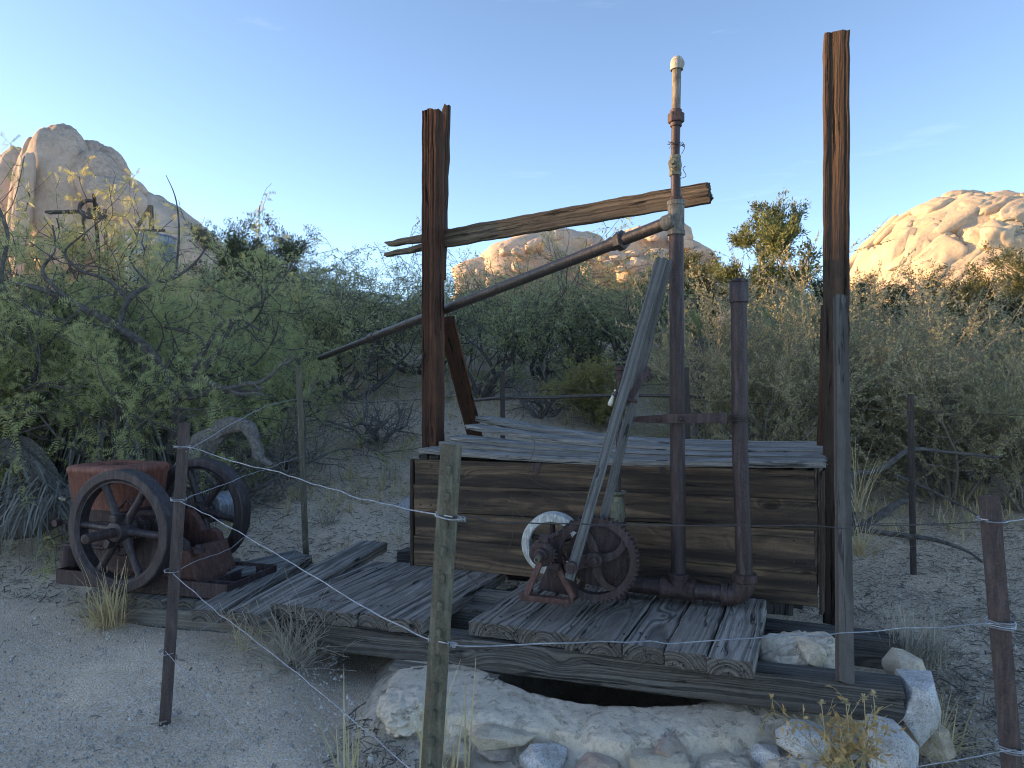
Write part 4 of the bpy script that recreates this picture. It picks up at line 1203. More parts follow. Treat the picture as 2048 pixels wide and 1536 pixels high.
# cast A-frame
FP = at(1100, 1205, 3.66)
def leg(p, q, w, t, name, mat):
    d = (q - p).normalized()
    m = MB(); m.box((p + q) / 2, ((q - p).length, t, w), Matrix((d, gn, d.cross(gn))).transposed()); return m.build(name, mat, jack, bevel=0.006)
leg(at(1082, 1122, 3.64), at(1052, 1190, 3.62), 0.032, 0.045, "frame_leg", M['rust_red'])
leg(at(1186, 1125, 3.80), at(1153, 1192, 3.80), 0.038, 0.03, "frame_leg", M['rust_red'])
leg(at(1098, 1128, 3.66), at(1120, 1134, 3.66), 0.04, 0.05, "frame_web", M['rust'])
leg(at(1112, 1128, 3.68), at(1148, 1196, 3.62), 0.03, 0.04, "frame_leg", M['rust_red'])
leg(at(1044, 1193, 3.62), at(1140, 1203, 3.60), 0.03, 0.05, "frame_foot", M['rust_red'])
m = MB(); m.tube([at(1131, 1196, 3.60), at(1131, 1216, 3.58)], 0.014, 8); m.build("foot_bolt", M['rust'], jack)
m = MB(); m.tube([at(1140, 1202, 3.60), at(1152, 1190, 3.85)], 0.018, 8); m.tube([at(1044, 1192, 3.62), at(1060, 1180, 3.9)], 0.018, 8); m.build("frame_tie", M['rust_red'], jack, smooth=50)
# bearing housing and studs between gear and barrel
m = MB(); c = at(1205, 1100, 3.85); m.box(c, (0.16, 0.10, 0.07), Matrix((gr, gn, Z)).transposed()); m.lathe(c + gn * 0.02, gn, [(-0.12, 0.05), (0.08, 0.05)], 18); m.build("bearing", M['rust'], jack, bevel=0.006)
for px_, py_ in ((1199, 1078), (1210, 1068), (1222, 1074)):
    m = MB(); m.lathe(at(px_, py_, 3.82) - Z * 0.02, Z, [(0, 0.016), (0.03, 0.016), (0.031, 0.022), (0.045, 0.022), (0.047, 0.014)], 8); m.build("stud", M['rust'], jack)
# wooden rods
def rod(px0, y0, Y0, px1, y1, Y1, w, t, seed):
    return plank("wooden_rod", at(px0, y0, Y0), at(px1, y1, Y1), w, t, M['rod'], jack, up=(0, -1, 0), seg=16, ch=0.005, jit=0.0018, jag=0.01, seed=seed, fine=1.5, taper=(0.92, 1.1))
rod(1139, 1156, 3.56, 1323, 520, 3.72, 0.052, 0.034, 301)
rod(1198, 1072, 3.80, 1336, 518, 3.757, 0.048, 0.030, 302)
m = MB(); c = at(1141, 1133, 3.555) - Vector((0, 0.02, 0)); m.lathe(c, gn, [(-0.02, 0.03), (0.012, 0.03), (0.014, 0.024), (0.014, 0.014), (0.024, 0.013)], 20); m.build("crank_pin", M['rust'], jack, smooth=35)
# iron bracket on the rods with wire and an insulator
m = MB()
b0_, b1_ = at(1256, 800, 3.70), at(1292, 745, 3.70)
dd = (b1_ - b0_).normalized()
m.box((b0_ + b1_) / 2, ((b1_ - b0_).length + 0.06, 0.02, 0.035), Matrix((dd, Vector((0, -1, 0)), dd.cross(Vector((0, -1, 0))))).transposed())
m.tube([at(1236, 796, 3.66), at(1275, 803, 3.66)], 0.009, 8)
m.tube([at(1285, 748, 3.72), at(1306, 752, 3.72)], 0.014, 8); m.tube([at(1296, 744, 3.7), at(1300, 762, 3.7)], 0.010, 8)
m.build("bracket", M['rust'], jack, bevel=0.003)
m = MB(); m.lathe(at(1219, 812, 3.66), at(1231, 778, 3.66) - at(1219, 812, 3.66), [(0, 0.006), (0.008, 0.013), (0.03, 0.012), (0.042, 0.008), (0.075, 0.007), (0.09, 0.005)], 14); m.build("insulator", M['cream'], jack, smooth=50)
loops(at(1230, 792, 3.66), Vector((0.3, 0, 1)), 0.016, 3, 0.007, 0.003, "wire_wrap", M['wire_dark'], jack, 0.2, 9)

# ================================================================== engine
yaw = R(16)
e1 = Vector((math.cos(yaw), -math.sin(yaw), 0)); e2 = Vector((math.sin(yaw), math.cos(yaw), 0))
E0 = Vector((-2.43, 4.97, 0.60))
def ep(a, b, c): return E0 + e1 * a + e2 * b + Z * c
ER = Matrix((e1, e2, Z)).transposed()
eng = thing("flywheel_engine", ep(0, 0, -0.43), "rusty single cylinder engine with two spoked flywheels and a red hopper", "engine")
def flywheel(b, ph, sgn):
    c = ep(0, b, 0)
    m = MB()
    m.lathe(c, e2, [(-0.052, 0.388), (-0.046, 0.395), (0.046, 0.395), (0.052, 0.388), (0.052, 0.340), (0.034, 0.322), (0.034, 0.314), (-0.034, 0.314), (-0.034, 0.322), (-0.052, 0.340)], 96, close=True)
    w = m.build("flywheel", M['rust_fly'], eng, smooth=35)
    m = MB(); m.lathe(c, e2, [(-0.075, 0.05), (-0.07, 0.062), (-0.03, 0.072), (0.03, 0.072), (0.07, 0.062), (0.075, 0.05)], 24)
    m.build("hub", M['rust_fly'], w, smooth=45)
    for k in range(6):
        a = R(ph + 60 * k); d = e1 * math.cos(a) + Z * math.sin(a)
        m = MB(); m.tube([c + d * 0.055, c + d * 0.10, c + d * 0.2, c + d * 0.30, c + d * 0.325], [0.036, 0.028, 0.024, 0.025, 0.034], 12)
        m.build("spoke", M['rust_fly'], w, smooth=60)
    return w
fw = flywheel(-0.37, -4, -1); rw = flywheel(0.37, -10, 1)
# gib key lugs on the front hub
c = ep(0, -0.37, 0); m = MB(); m.box(c + Z * 0.085 - e2 * 0.03, (0.05, 0.10, 0.05), ER); m.build("hub_lug", M['rust_fly'], eng, bevel=0.008)
m = MB(); m.box(c - Z * 0.08 - e2 * 0.04 - e1 * 0.05, (0.035, 0.08, 0.06), ER @ Matrix.Rotation(0.5, 3, 'Y')); m.build("hub_lug", M['rust_fly'], eng, bevel=0.008)
m = MB(); m.lathe(ep(0, -0.66, 0), e2, [(0, 0.026), (0.004, 0.031), (0.38, 0.031)], 18); m.lathe(ep(0, -0.25, 0), e2, [(0, 0.04), (0.5, 0.04)], 18); m.lathe(ep(0, 0.3, 0), e2, [(0, 0.031), (0.37, 0.031)], 18); m.build("crankshaft", M['rust'], eng, smooth=40)
m = MB(); m.lathe(ep(0, 0.45, 0), e2, [(0, 0.10), (0.004, 0.108), (0.1, 0.112), (0.215, 0.108), (0.22, 0.10)], 40); m.build("belt_pulley", M['steel'], eng, smooth=35)
# crankcase: two cheeks, base, ends
cheek = [(-0.50, -0.34), (0.40, -0.34), (0.33, -0.10), (0.27, -0.07), (0.20, -0.09), (0.14, 0.0), (0.07, 0.065), (-0.07, 0.065), (-0.16, 0.0), (-0.42, 0.0)]
for b in (-0.165, 0.165):
    m = MB(); m.prism(cheek, ep(0, b, 0), e1, Z, e2, 0.055); ck = m.build("crankcase_side", M['rust_red'] if b > 0 else M['rust'], eng, bevel=0.012)
    m = MB(); m.lathe(ep(0, b - 0.06, 0), e2, [(0, 0.05), (0.005, 0.062), (0.115, 0.062), (0.12, 0.05)], 24); m.build("main_bearing", M['rust'], eng, smooth=40)
    m = MB()
    m.box(ep(-0.0, b, 0.075), (0.20, 0.075, 0.03), ER); m.build("bearing_cap", M['rust'], eng, bevel=0.008)
    for a in (-0.075, 0.075):
        m = MB(); m.lathe(ep(a, b, 0.088), Z, [(0, 0.016), (0.018, 0.016), (0.02, 0.009), (0.04, 0.009)], 6); m.build("bearing_bolt", M['rust'], eng)
m = MB(); m.prism([(-0.54, -0.42), (0.46, -0.42), (0.43, -0.33), (0.36, -0.15), (0.30, -0.15), (0.25, -0.3), (-0.50, -0.3)], ep(0, 0, 0), e1, Z, e2, 0.40); m.build("crankcase_base", M['rust_red'], eng, bevel=0.014)
m = MB(); m.lathe(ep(0.40, -0.14, -0.17), Z, [(0, 0.04), (0.03, 0.04), (0.032, 0.022), (0.05, 0.02)], 14); m.build("oil_cup", M['rust'], eng, smooth=40)
# crank throw, rod, timing gears
m = MB(); m.prism([(-0.05, -0.05), (0.05, -0.05), (0.06, 0.02), (0.05, 0.14), (-0.05, 0.14), (-0.06, 0.02)], ep(0, -0.05, -0.03), e1 , Z, e2, 0.03)
m.prism([(-0.05, -0.05), (0.05, -0.05), (0.06, 0.02), (0.05, 0.14), (-0.05, 0.14), (-0.06, 0.02)], ep(0, 0.05, -0.03), e1, Z, e2, 0.03); m.build("crank_throw", M['rust'], eng, bevel=0.006)
m = MB(); m.tube([ep(0, 0, 0.08), ep(-0.38, 0, 0.02)], [0.03, 0.022], 10); m.build("connecting_rod", M['rust'], eng, smooth=50)
gear(ep(0.0, -0.255, 0), e2, e1, 0.07, 0.04, 0.03, 24, 0.008, "timing_gear", M['rust'], eng)
gear(ep(-0.13, -0.245, -0.09), e2, e1, 0.105, 0.045, 0.03, 34, 0.009, "timing_gear", M['rust'], eng)
m = MB(); m.lathe(ep(-0.13, -0.26, -0.09), e2, [(0, 0.035), (0.06, 0.035)], 16); m.tube([ep(-0.13, -0.26, -0.16), ep(-0.66, -0.22, -0.17)], 0.012, 8); m.tube([ep(-0.02, -0.22, 0.10), ep(-0.12, -0.21, 0.17), ep(-0.2, -0.2, 0.1)], 0.008, 6); m.build("push_rod", M['rust'], eng, smooth=50)
# cylinder jacket and hopper
m = MB()
def ring(a0, a1, b0, b1, z, r, n=5):
    pts = []
    for (ca, cb, s) in ((a1 - r, b1 - r, 0), (a0 + r, b1 - r, 90), (a0 + r, b0 + r, 180), (a1 - r, b0 + r, 270)):
        for k in range(n):
            t = R(s + 90 * k / (n - 1)); pts.append(ep(ca + r * math.cos(t), cb + r * math.sin(t), z))
    return pts
def loft(m, rings, cap0=True, cap1=True):
    K = len(rings[0]); vs = [p for r_ in rings for p in r_]; fs = []
    for i in range(len(rings) - 1):
        for k in range(K):
            k2 = (k + 1) % K
            fs.append((i * K + k, i * K + k2, (i + 1) * K + k2, (i + 1) * K + k))
    if cap0: fs.append(tuple(reversed(range(K))))
    if cap1: fs.append(tuple(range((len(rings) - 1) * K, len(rings) * K)))
    m.add(vs, fs)
loft(m, [ring(-0.60, -0.20, -0.16, 0.16, -0.34, 0.05), ring(-0.60, -0.20, -0.165, 0.165, -0.05, 0.05), ring(-0.60, -0.19, -0.175, 0.175, 0.10, 0.05)])
m.build("cylinder_jacket", M['rust'], eng, smooth=40)
m = MB()
rs = [ring(-0.62, -0.17, -0.185, 0.185, 0.08, 0.022), ring(-0.645, -0.145, -0.21, 0.21, 0.325, 0.024), ring(-0.652, -0.138, -0.217, 0.217, 0.335, 0.026), ring(-0.652, -0.138, -0.217, 0.217, 0.360, 0.026), ring(-0.646, -0.144, -0.211, 0.211, 0.374, 0.03), ring(-0.63, -0.16, -0.195, 0.195, 0.384, 0.04),
      ring(-0.565, -0.225, -0.145, 0.145, 0.388, 0.10), ring(-0.545, -0.245, -0.125, 0.125, 0.375, 0.10), ring(-0.545, -0.245, -0.125, 0.125, 0.10, 0.10)]
loft(m, rs); m.build("water_hopper", M['hopper'], eng, smooth=45)
m = MB(); m.tube([ep(-0.60, -0.22, 0.16), ep(-0.60, -0.28, 0.16)], 0.012, 8); m.tube([ep(-0.57, -0.27, 0.155), ep(-0.63, -0.27, 0.165)], 0.012, 8); m.build("drain_cock", M['bronze'], eng, smooth=50)
# cylinder head, mixer, pipes at the far left
m = MB(); m.lathe(ep(-0.60, 0, -0.03), -e1, [(0, 0.15), (0.05, 0.155), (0.06, 0.145), (0.075, 0.10)], 26); m.build("cylinder_head", M['rust'], eng, smooth=40)
m = MB(); m.lathe(ep(-0.70, -0.12, -0.28), Z, [(-0.07, 0.05), (-0.06, 0.068), (0.06, 0.068), (0.07, 0.05), (0.1, 0.03)], 18); m.tube([ep(-0.70, -0.12, -0.18), ep(-0.68, -0.08, -0.05)], 0.022, 10)
m.tube([ep(-0.80, -0.16, -0.02), ep(-0.62, -0.10, -0.05)], 0.016, 8); m.lathe(ep(-0.76, -0.17, -0.03), e2, [(-0.03, 0.025), (0.02, 0.025)], 10); m.build("mixer", M['rust'], eng, smooth=50)
# angle iron tray
a0, a1, b0, b1, zb, zt = -0.66, 0.726, -0.27, 0.25, -0.425, -0.325
tr = thing("iron_tray", ep(0, 0, -0.43), "shallow angle iron tray under the flywheel engine", "tray")
def bar(pa, pb, h, t, name):
    d = (pb - pa).normalized(); nn = Vector((-d.y, d.x, 0))
    m = MB(); m.box((pa + pb) / 2, ((pb - pa).length, t, h), Matrix((d, nn, Z)).transposed()); return m.build(name, M['rust'], tr, bevel=0.003)
zc = (zb + zt) / 2
bar(ep(a0, b0, zc), ep(a1, b0, zc), zt - zb, 0.012, "tray_side"); bar(ep(a0, b1, zc), ep(a1, b1, zc), zt - zb, 0.012, "tray_side")
bar(ep(a0, b0 + 0.007, zc), ep(a0, b1 - 0.007, zc), zt - zb - 0.004, 0.012, "tray_end"); bar(ep(a1, b0 + 0.007, zc), ep(a1, b1 - 0.007, zc), zt - zb - 0.004, 0.012, "tray_end")
bar(ep(0.50, b0 + 0.007, zc - 0.01), ep(0.50, b1 - 0.007, zc - 0.01), 0.07, 0.012, "cross_bar")
bar(ep(0.50, b0 + 0.09, zc), ep(a1 - 0.007, b0 + 0.09, zc), 0.09, 0.010, "divider")
m = MB(); m.box(ep(0.3, b0 + 0.04, zb + 0.006), (0.84, 0.08, 0.008), ER); m.box(ep(0.3, b1 - 0.04, zb + 0.006), (0.84, 0.08, 0.008), ER); m.box(ep(0.0, -0.01, zb + 0.005), (0.98, 0.30, 0.006), ER); m.build("tray_floor", M['rust'], tr)
for a in (0.38,):
    m = MB(); m.lathe(ep(0.44, 0.12, zb + 0.01), Z, [(0, 0.03), (0.02, 0.03), (0.022, 0.018), (0.05, 0.018), (0.052, 0.01), (0.075, 0.01)], 6); m.build("hold_down_bolt", M['rust'], tr)

# ================================================================== fence
def tpost(base, top, w, mat, label, face, studs=0, group="steel fence posts round the yard"):
    """T-section post: flange facing `face`, web behind, studs down the flange"""
    base, top = Vector(base), Vector(top)
    ax = (top - base).normalized(); L = (top - base).length
    f = Vector(face); f = (f - ax * f.dot(ax)).normalized(); s = f.cross(ax).normalized()
    m = MB(); h = w / 2
    sec = [(-h, 0), (-h, -0.006), (-0.004, -0.007), (-0.004, -0.034), (0.004, -0.034), (0.004, -0.007), (h, -0.006), (h, 0), (h * 0.35, 0.004), (-h * 0.35, 0.004)]
    m.prism(sec, base + ax * (L / 2), s, f, ax, L)
    o = m.build("fence_post", mat, None, origin=base)
    tag(o, label, "post", group)
    PINV[o.name] = Matrix.Translation(base).inverted()
    smesh = None
    for k in range(studs):
        c = top - ax * (0.062 + 0.068 * k) + f * 0.004
        if smesh is None:
            mm = MB(); mm.prism([(-0.007, -0.012), (0.007, -0.012), (0.007, 0.008), (0, 0.012), (-0.007, 0.008)], (0, 0, 0), s, ax, f, 0.014)
            so = mm.build("stud", mat, None, bevel=0.002); smesh = so.data
        else:
            so = new_obj("stud", smesh)
        so.location = c + f * 0.004
        set_parent(so, o)
    return o
gp = ground_hit(327, 1447)
P_left = (gp, at(368, 850, gp.y))
tpost(gp - Z * 0.1, at(369, 846, gp.y), 0.050, M['tpost_red'], "rusty red steel post in front of the engine flywheel", (0.35, -1, 0), 0)
m_top, m_bot = at(902, 889, 1.78), at(862, 1536, 1.78)
md = (m_bot - m_top).normalized()
tpost(m_top + md * 1.5, m_top, 0.054, M['tpost_green'], "studded green steel post standing nearest in the centre foreground", (-0.22, -1, 0), 19)
r_top, r_bot = at(1978, 992, 2.25), at(2024, 1536, 2.25)
rd = (r_bot - r_top).normalized()
tpost(r_top + rd * 1.32, r_top, 0.058, M['tpost_red'], "dark rusty steel post leaning at the right edge of the picture", (-0.5, -1, 0), 0)
g1 = at(613, 1097, 5.55)
zz = ground_z(g1.x, g1.y)
tpost(g1 - Z * 0.15, at(597, 733, 5.55), 0.046, M['tpost_green'], "green steel post behind the engine, taller than the flywheels", (0.4, -1, 0), 0)
g2 = at(1828, 1152, 5.6)
tpost(g2 - Z * 0.2, at(1821, 788, 5.6), 0.046, M['tpost_dark'], "dark steel post among the shrubs to the right of the box", (-0.3, -1, 0), 0)
g3 = at(1006, 905, 7.4)
tpost(Vector((g3.x, g3.y, ground_z(g3.x, g3.y) - 0.1)), at(1005, 746, 7.4), 0.05, M['tpost_dark'], "short steel post seen beyond the lid near the left post", (0, -1, 0), 0)
tpost(Vector((at(1380, 905, 7.0).x, 7.0, ground_z(1.75, 7.0) - 0.1)), at(1373, 735, 7.0), 0.05, M['tpost_dark'], "dark steel post half hidden behind the tall pipe", (0, -1, 0), 0)

WG = "fence wires strung between the steel posts"
def strand(pts, r, label, mat=None, sag=0.0, kinks=True, seed=0):
    """pts: (px, py, Y)"""
    P = [at(*p) for p in pts]
    rg = random.Random(seed); out = []
    for i in range(len(P) - 1):
        n = max(2, int((P[i + 1] - P[i]).length / 0.07))
        for k in range(n):
            q = P[i].lerp(P[i + 1], k / n)
            if kinks and not (i == 0 and k == 0):
                q = q + Vector((0, 0, rg.gauss(0, 0.0022)))
            out.append(q)
    out.append(P[-1])
    o = wire_mesh(out, r, "fence_wire", mat or M['galv'], None, 6, 2)
    return tag(o, label, "wire", WG)
Yl, Ym, Yr, Yf = gp.y - 0.02, 1.765, 2.23, 5.53
strand([(372, 893, Yl), (480, 926, 2.95), (560, 945, 2.70), (720, 998, 2.2), (870, 1030, 1.80), (905, 1034, Ym - 0.005)], 0.0020, "top wire sagging from the rusty left post to the centre post", seed=1)
strand([(905, 1034, Ym - 0.005), (990, 1044, 1.81), (1100, 1048, 1.86), (1350, 1049, 2.0), (1690, 1052, 2.12), (1900, 1048, 2.2), (1972, 1042, Yr - 0.01)], 0.0019, "upper wire from the centre post across the box to the right post", M['wire_dark'], seed=2)
strand([(1972, 1042, Yr - 0.01), (2010, 1044, 2.26), (2060, 1036, 2.4), (2200, 1030, 3.0)], 0.0018, "wire end running off past the right edge post", seed=12)
strand([(360, 1003, Yl), (420, 1032, 3.0), (500, 1078, 2.8), (650, 1165, 2.35), (760, 1232, 2.05), (862, 1280, 1.80), (890, 1286, Ym - 0.005)], 0.0020, "middle wire drooping from the rusty left post across the planks", seed=3)
strand([(890, 1286, Ym - 0.005), (930, 1293, 1.8), (1100, 1288, 1.9), (1300, 1282, 2.0), (1340, 1286, 2.02), (1600, 1272, 2.12), (1800, 1258, 2.2), (1985, 1247, Yr - 0.01)], 0.0018, "lower wire from the centre post across the plank ends", seed=4)
strand([(346, 1147, Yl), (440, 1228, 2.9), (600, 1350, 2.5), (720, 1452, 2.25), (800, 1520, 2.1), (880, 1590, 1.9)], 0.0019, "third wire falling from the rusty left post toward the centre foot", seed=5)
strand([(331, 1303, Yl), (430, 1410, 2.85), (540, 1536, 2.5), (640, 1640, 2.2)], 0.0016, "lowest wire falling from the rusty left post to the bottom edge", seed=6)
strand([(372, 903, Yl + .02), (460, 850, 3.9), (530, 812, 4.7), (594, 798, Yf)], 0.0023, "upper pale wire from the rusty left post back to the green post", seed=7)
strand([(362, 1002, Yl + .02), (480, 956, 4.2), (605, 912, Yf)], 0.0021, "second pale wire behind the flywheel to the green post", seed=8)
strand([(350, 1142, Yl + .02), (400, 1120, 3.6), (460, 1098, 4.1), (487, 1075, 4.4), (560, 1030, 5.0), (608, 1010, Yf)], 0.0020, "third pale wire crossing in front of the rear flywheel", seed=9)
strand([(336, 1300, Yl + .02), (440, 1238, 3.8), (520, 1180, 4.5), (612, 1080, Yf)], 0.0018, "lowest pale wire crossing above the engine bed planks", seed=10)
strand([(1700, 1568, 2.05), (1840, 1534, 2.15), (1950, 1512, 2.2), (2012, 1502, Yr - 0.01), (2080, 1498, 2.3)], 0.0018, "lowest wire at the foot of the right edge post", seed=11)
strand([(598, 812, Yf), (720, 806, 6.2), (860, 798, 6.8), (1005, 785, 7.38), (1150, 778, 7.2), (1376, 766, 6.98)], 0.003, "far upper wire behind the left post", M['wire_dark'], seed=13)
strand([(1376, 800, 6.98), (1600, 812, 6.3), (1824, 822, 5.58), (2080, 832, 5.2)], 0.003, "far wire through the right shrubs", M['wire_dark'], seed=14)
strand([(1700, 1045, 5.7), (1824, 1048, 5.58), (1990, 1060, 5.3), (2090, 1064, 5.1)], 0.0020, "far low wire at the right side steel post", M['wire_dark'], seed=15)
# wraps round the posts
wg = "wire wraps on the steel posts"
def wrap(px, py, Y, r, turns, wr, label, mat=None, seed=1):
    o = loops(at(px, py, Y), Vector((0.05, 0, 1)), r, turns, 0.006, wr, "wire_wrap", mat or M['galv'], None, 0.05, seed)
    return tag(o, label, "wire", wg)
wrap(364, 896, gp.y + .012, 0.034, 2, 0.002, "wire wrap high on the rusty left post", seed=1)
wrap(357, 1002, gp.y + .012, 0.034, 2.5, 0.002, "wire wrap at the middle of the rusty left post", seed=2)
wrap(345, 1143, gp.y + .012, 0.034, 1.5, 0.002, "wire wrap low on the rusty left post", seed=3)
wrap(334, 1306, gp.y + .012, 0.034, 1.5, 0.002, "lowest wire wrap on the rusty left post", seed=4)
wrap(1982, 1043, 2.265, 0.04, 1.5, 0.0022, "wire wrap high on the right edge post", seed=5)
wrap(2000, 1254, 2.265, 0.04, 4, 0.0024, "wire wrap at the middle of the right edge post", seed=6)
wrap(2020, 1500, 2.265, 0.04, 3, 0.0024, "wire wrap low on the right edge post", seed=7)
# knots where wires meet the centre post
def knot(px, py, Y, ax, label, seed):
    o = loops(at(px, py, Y), ax, 0.006, 4, 0.005, 0.0018, "wire_knot", M['galv'], None, 0.1, seed)
    return tag(o, label, "wire", "twisted wire knots by the centre post")
knot(872, 1029, 1.79, (1, -0.1, -0.1), "upper wire knot left of the centre post", 1); knot(915, 1037, 1.77, (1, 0, -0.1), "upper wire knot right of the centre post", 2)
knot(857, 1278, 1.79, (1, -0.1, -0.3), "lower wire knot left of the centre post", 3); knot(896, 1288, 1.77, (1, 0, -0.15), "lower wire knot right of the centre post", 4)
loop1 = wire_mesh([at(870, 1031, 1.79), at(885, 1036, 1.755), at(905, 1040, 1.755), at(925, 1038, 1.765)], 0.002, "wire_loop", M['galv']); tag(loop1, "short wire loop tight round the centre post", "wire")

# black hose lying across the ground behind the box
hs = wire_mesh([at(950, 801, 8.0), at(1005, 796, 7.5), at(1100, 795, 7.6), at(1180, 792, 7.8), at(1300, 791, 7.6), at(1420, 795, 7.4)], 0.018, "rail_pipe", M['pipe_dark'], None, 8)
tag(hs, "thin dark rail pipe strung low behind the box", "pipe")
# thin wires curling in front of the box
bx = [( [(1062, 870, 4.6), (1070, 893, 4.45), (1056, 935, 4.40), (1065, 960, 4.36), (1100, 975, 4.3), (1160, 1000, 4.2)], "thin rusty wire curling down the box front" ),
      ( [(1022, 990, 4.35), (1026, 1050, 4.34), (1020, 1090, 4.30), (985, 1130, 4.26), (960, 1150, 4.2)], "thin wire hanging straight before the box boards" ),
      ( [(1022, 990, 4.35), (1032, 1020, 4.3), (1062, 1045, 4.2), (1110, 1060, 4.0)], "thin bent wire running to the white belt wheel" ),
      ( [(938, 1000, 4.4), (924, 1020, 4.3), (910, 1090, 4.1), (930, 1140, 3.95), (955, 1170, 3.9)], "thin wire bowing behind the centre post" )]
for pts, lb in bx:
    w_ = wire_mesh([at(*p) for p in pts], 0.0018, "loose_wire", M['wire_dark']); tag(w_, lb, "wire", "loose wires in front of the box")
# nail sticking up in the gap, metal sheet left of the box
m = MB(); m.tube([at(1013, 1176, 4.0), at(1014, 1155, 4.0)], 0.004, 6); m.lathe(at(1014, 1155, 4.0), Z, [(0, 0.009), (0.003, 0.009)], 8); tag(m.build("spike", M['rust']), "tall nail standing up in the gap between planks", "nail")
sh = MB(); sh.prism([(-0.12, 0.02), (0.0, 0.13), (0.30, 0.10), (0.30, -0.12), (0.05, -0.12)], at(828, 1015, 5.45), Vector((1, 0.1, 0)).normalized(), Vector((0, 0.35, 0.94)), Vector((0, -0.94, 0.35)), 0.006)
tag(sh.build("metal_sheet", M['galv']), "bent pale metal sheet sticking out left of the box", "sheet")

# ================================================================== vegetation
def rv(rg, s=1.0):
    return Vector((rg.gauss(0, s), rg.gauss(0, s), rg.gauss(0, s)))
class Tree:
    """branch skeleton -> tubes; twigs keep their points for the leaves"""
    def __init__(s, seed):
        s.rg = random.Random(seed); s.np = np.random.default_rng(seed)
        s.wood = MB(); s.twigs = []
    def limb(s, p, d, L, r, lv, cfg):
        rg = s.rg
        c = cfg[lv]
        n = c['n']; pts = [p.copy()]; d = d.normalized()
        for i in range(n):
            d = (d + rv(rg, c['curl']) + Vector((0, 0, c['up'] * (1 if i < n * 0.6 else c.get('tip', 1))))).normalized()
            p = p + d * (L / n); pts.append(p)
        rad = [max(c.get('rmin', 0.002), r * (1 - 0.75 * i / n)) for i in range(n + 1)]
        s.wood.tube(pts, rad, c['sides'], cap=False)
        if lv + 1 < len(cfg):
            k = c['kids']; k = rg.randint(k[0], k[1])
            for j in range(k):
                t = rg.uniform(c.get('from', 0.25), 1.0)
                i = min(n - 1, int(t * n)); q = pts[i].lerp(pts[i + 1], t * n - i)
                base_d = (pts[i + 1] - pts[i]).normalized()
                side = rv(rg); side = (side - base_d * side.dot(base_d)).normalized()
                a = R(rg.uniform(*c['ang']))
                nd = base_d * math.cos(a) + side * math.sin(a)
                s.limb(q, nd, L * rg.uniform(*c['len']), rad[i] * c.get('rk', 0.55), lv + 1, cfg)
        if c.get('leaf'):
            s.twigs.append([tuple(x) for x in pts])
        return pts
    def samples(s, per, spread, bare=0.0):
        """points along the twigs with directions"""
        P, D = [], []
        for tw in s.twigs:
            a = np.array(tw); m = len(a) - 1
            if s.np.random() < bare: continue
            t = s.np.uniform(0.1, 1.0, per) * m
            i = np.minimum(t.astype(int), m - 1); f = (t - i)[:, None]
            P.append(a[i] * (1 - f) + a[i + 1] * f); D.append(a[i + 1] - a[i])
        P = np.concatenate(P); D = np.concatenate(D)
        P = P + s.np.normal(0, spread, P.shape)
        D /= (np.linalg.norm(D, axis=1, keepdims=True) + 1e-9)
        return P, D
def leaf_quads(P, D, g, L, W, spread=0.9, droop=0.25, fold=0.35, lv=0.35):
    """narrow diamond leaves (two triangles folded on the rib)"""
    n = len(P)
    d = D + g.normal(0, spread, (n, 3)); d[:, 2] -= droop
    d /= np.linalg.norm(d, axis=1, keepdims=True)
    u = g.normal(0, 1, (n, 3)); u[:, 2] *= 0.5
    u -= d * (u * d).sum(1, keepdims=True); u /= np.linalg.norm(u, axis=1, keepdims=True)
    nn = np.cross(d, u)
    l = (L * g.uniform(1 - lv, 1 + lv, n))[:, None]; w = (W * g.uniform(1 - lv, 1 + lv, n))[:, None]
    v = np.stack([P, P + d * l * 0.5 + u * w * 0.5 + nn * w * fold, P + d * l, P + d * l * 0.5 - u * w * 0.5 + nn * w * fold], 1)
    return v.reshape(-1, 3), np.arange(n * 4).reshape(n, 4)
def feather_leaves(P, D, g, L, W, pairs, spread, droop):
    """compound leaf: a thin rib and rows of small leaflets either side, in one plane"""
    n = len(P)
    d = D * 0.7 + g.normal(0, spread, (n, 3)); d[:, 2] -= droop
    d /= np.linalg.norm(d, axis=1, keepdims=True)
    u = g.normal(0, 1, (n, 3)); u -= d * (u * d).sum(1, keepdims=True); u /= np.linalg.norm(u, axis=1, keepdims=True)
    l = (L * g.uniform(0.7, 1.25, n))[:, None]
    V_, k = [], 0
    for i in range(pairs):
        t = (i + 0.6) / pairs
        q = P + d * l * t; q = q - np.array([0, 0, 1.0]) * l * 0.22 * t * t
        for s in (-1, 1):
            tip = q + (u * s * 0.95 + d * 0.45) * W
            b = d * (l / pairs * 0.36)
            V_.append(np.stack([q - b * 0.5, tip, q + b], 1))
    v = np.concatenate(V_, 0).reshape(-1, 3)
    return v, np.arange(len(v)).reshape(-1, 3)

def tree_thing(name, t, leafmesh, barkm, loc, label, cat, group=None):
    root = thing(name, loc, label, cat, group)
    tr_ = t.wood.build("trunk", barkm, None, smooth=80); tr_.parent = root
    if leafmesh is not None:
        cr = new_obj("crown", leafmesh); cr.parent = root
    return root
def copy_thing(root, loc, rz, sc, label, group=None):
    c = root.copy(); COL.objects.link(c); c.location = loc; c.rotation_euler = (0, 0, rz); c.scale = sc if hasattr(sc, '__len__') else (sc, sc, sc)
    c["label"] = label
    if group: c["group"] = group
    for ch in list(root.children):
        k = ch.copy(); COL.objects.link(k); k.parent = c
    return c
def gpt(px, Y, dz=-0.05):
    x = (px - CX) / F * Y
    return Vector((x, Y, ground_z(x, Y) + dz))

MG = "mesquite thicket behind the yard"
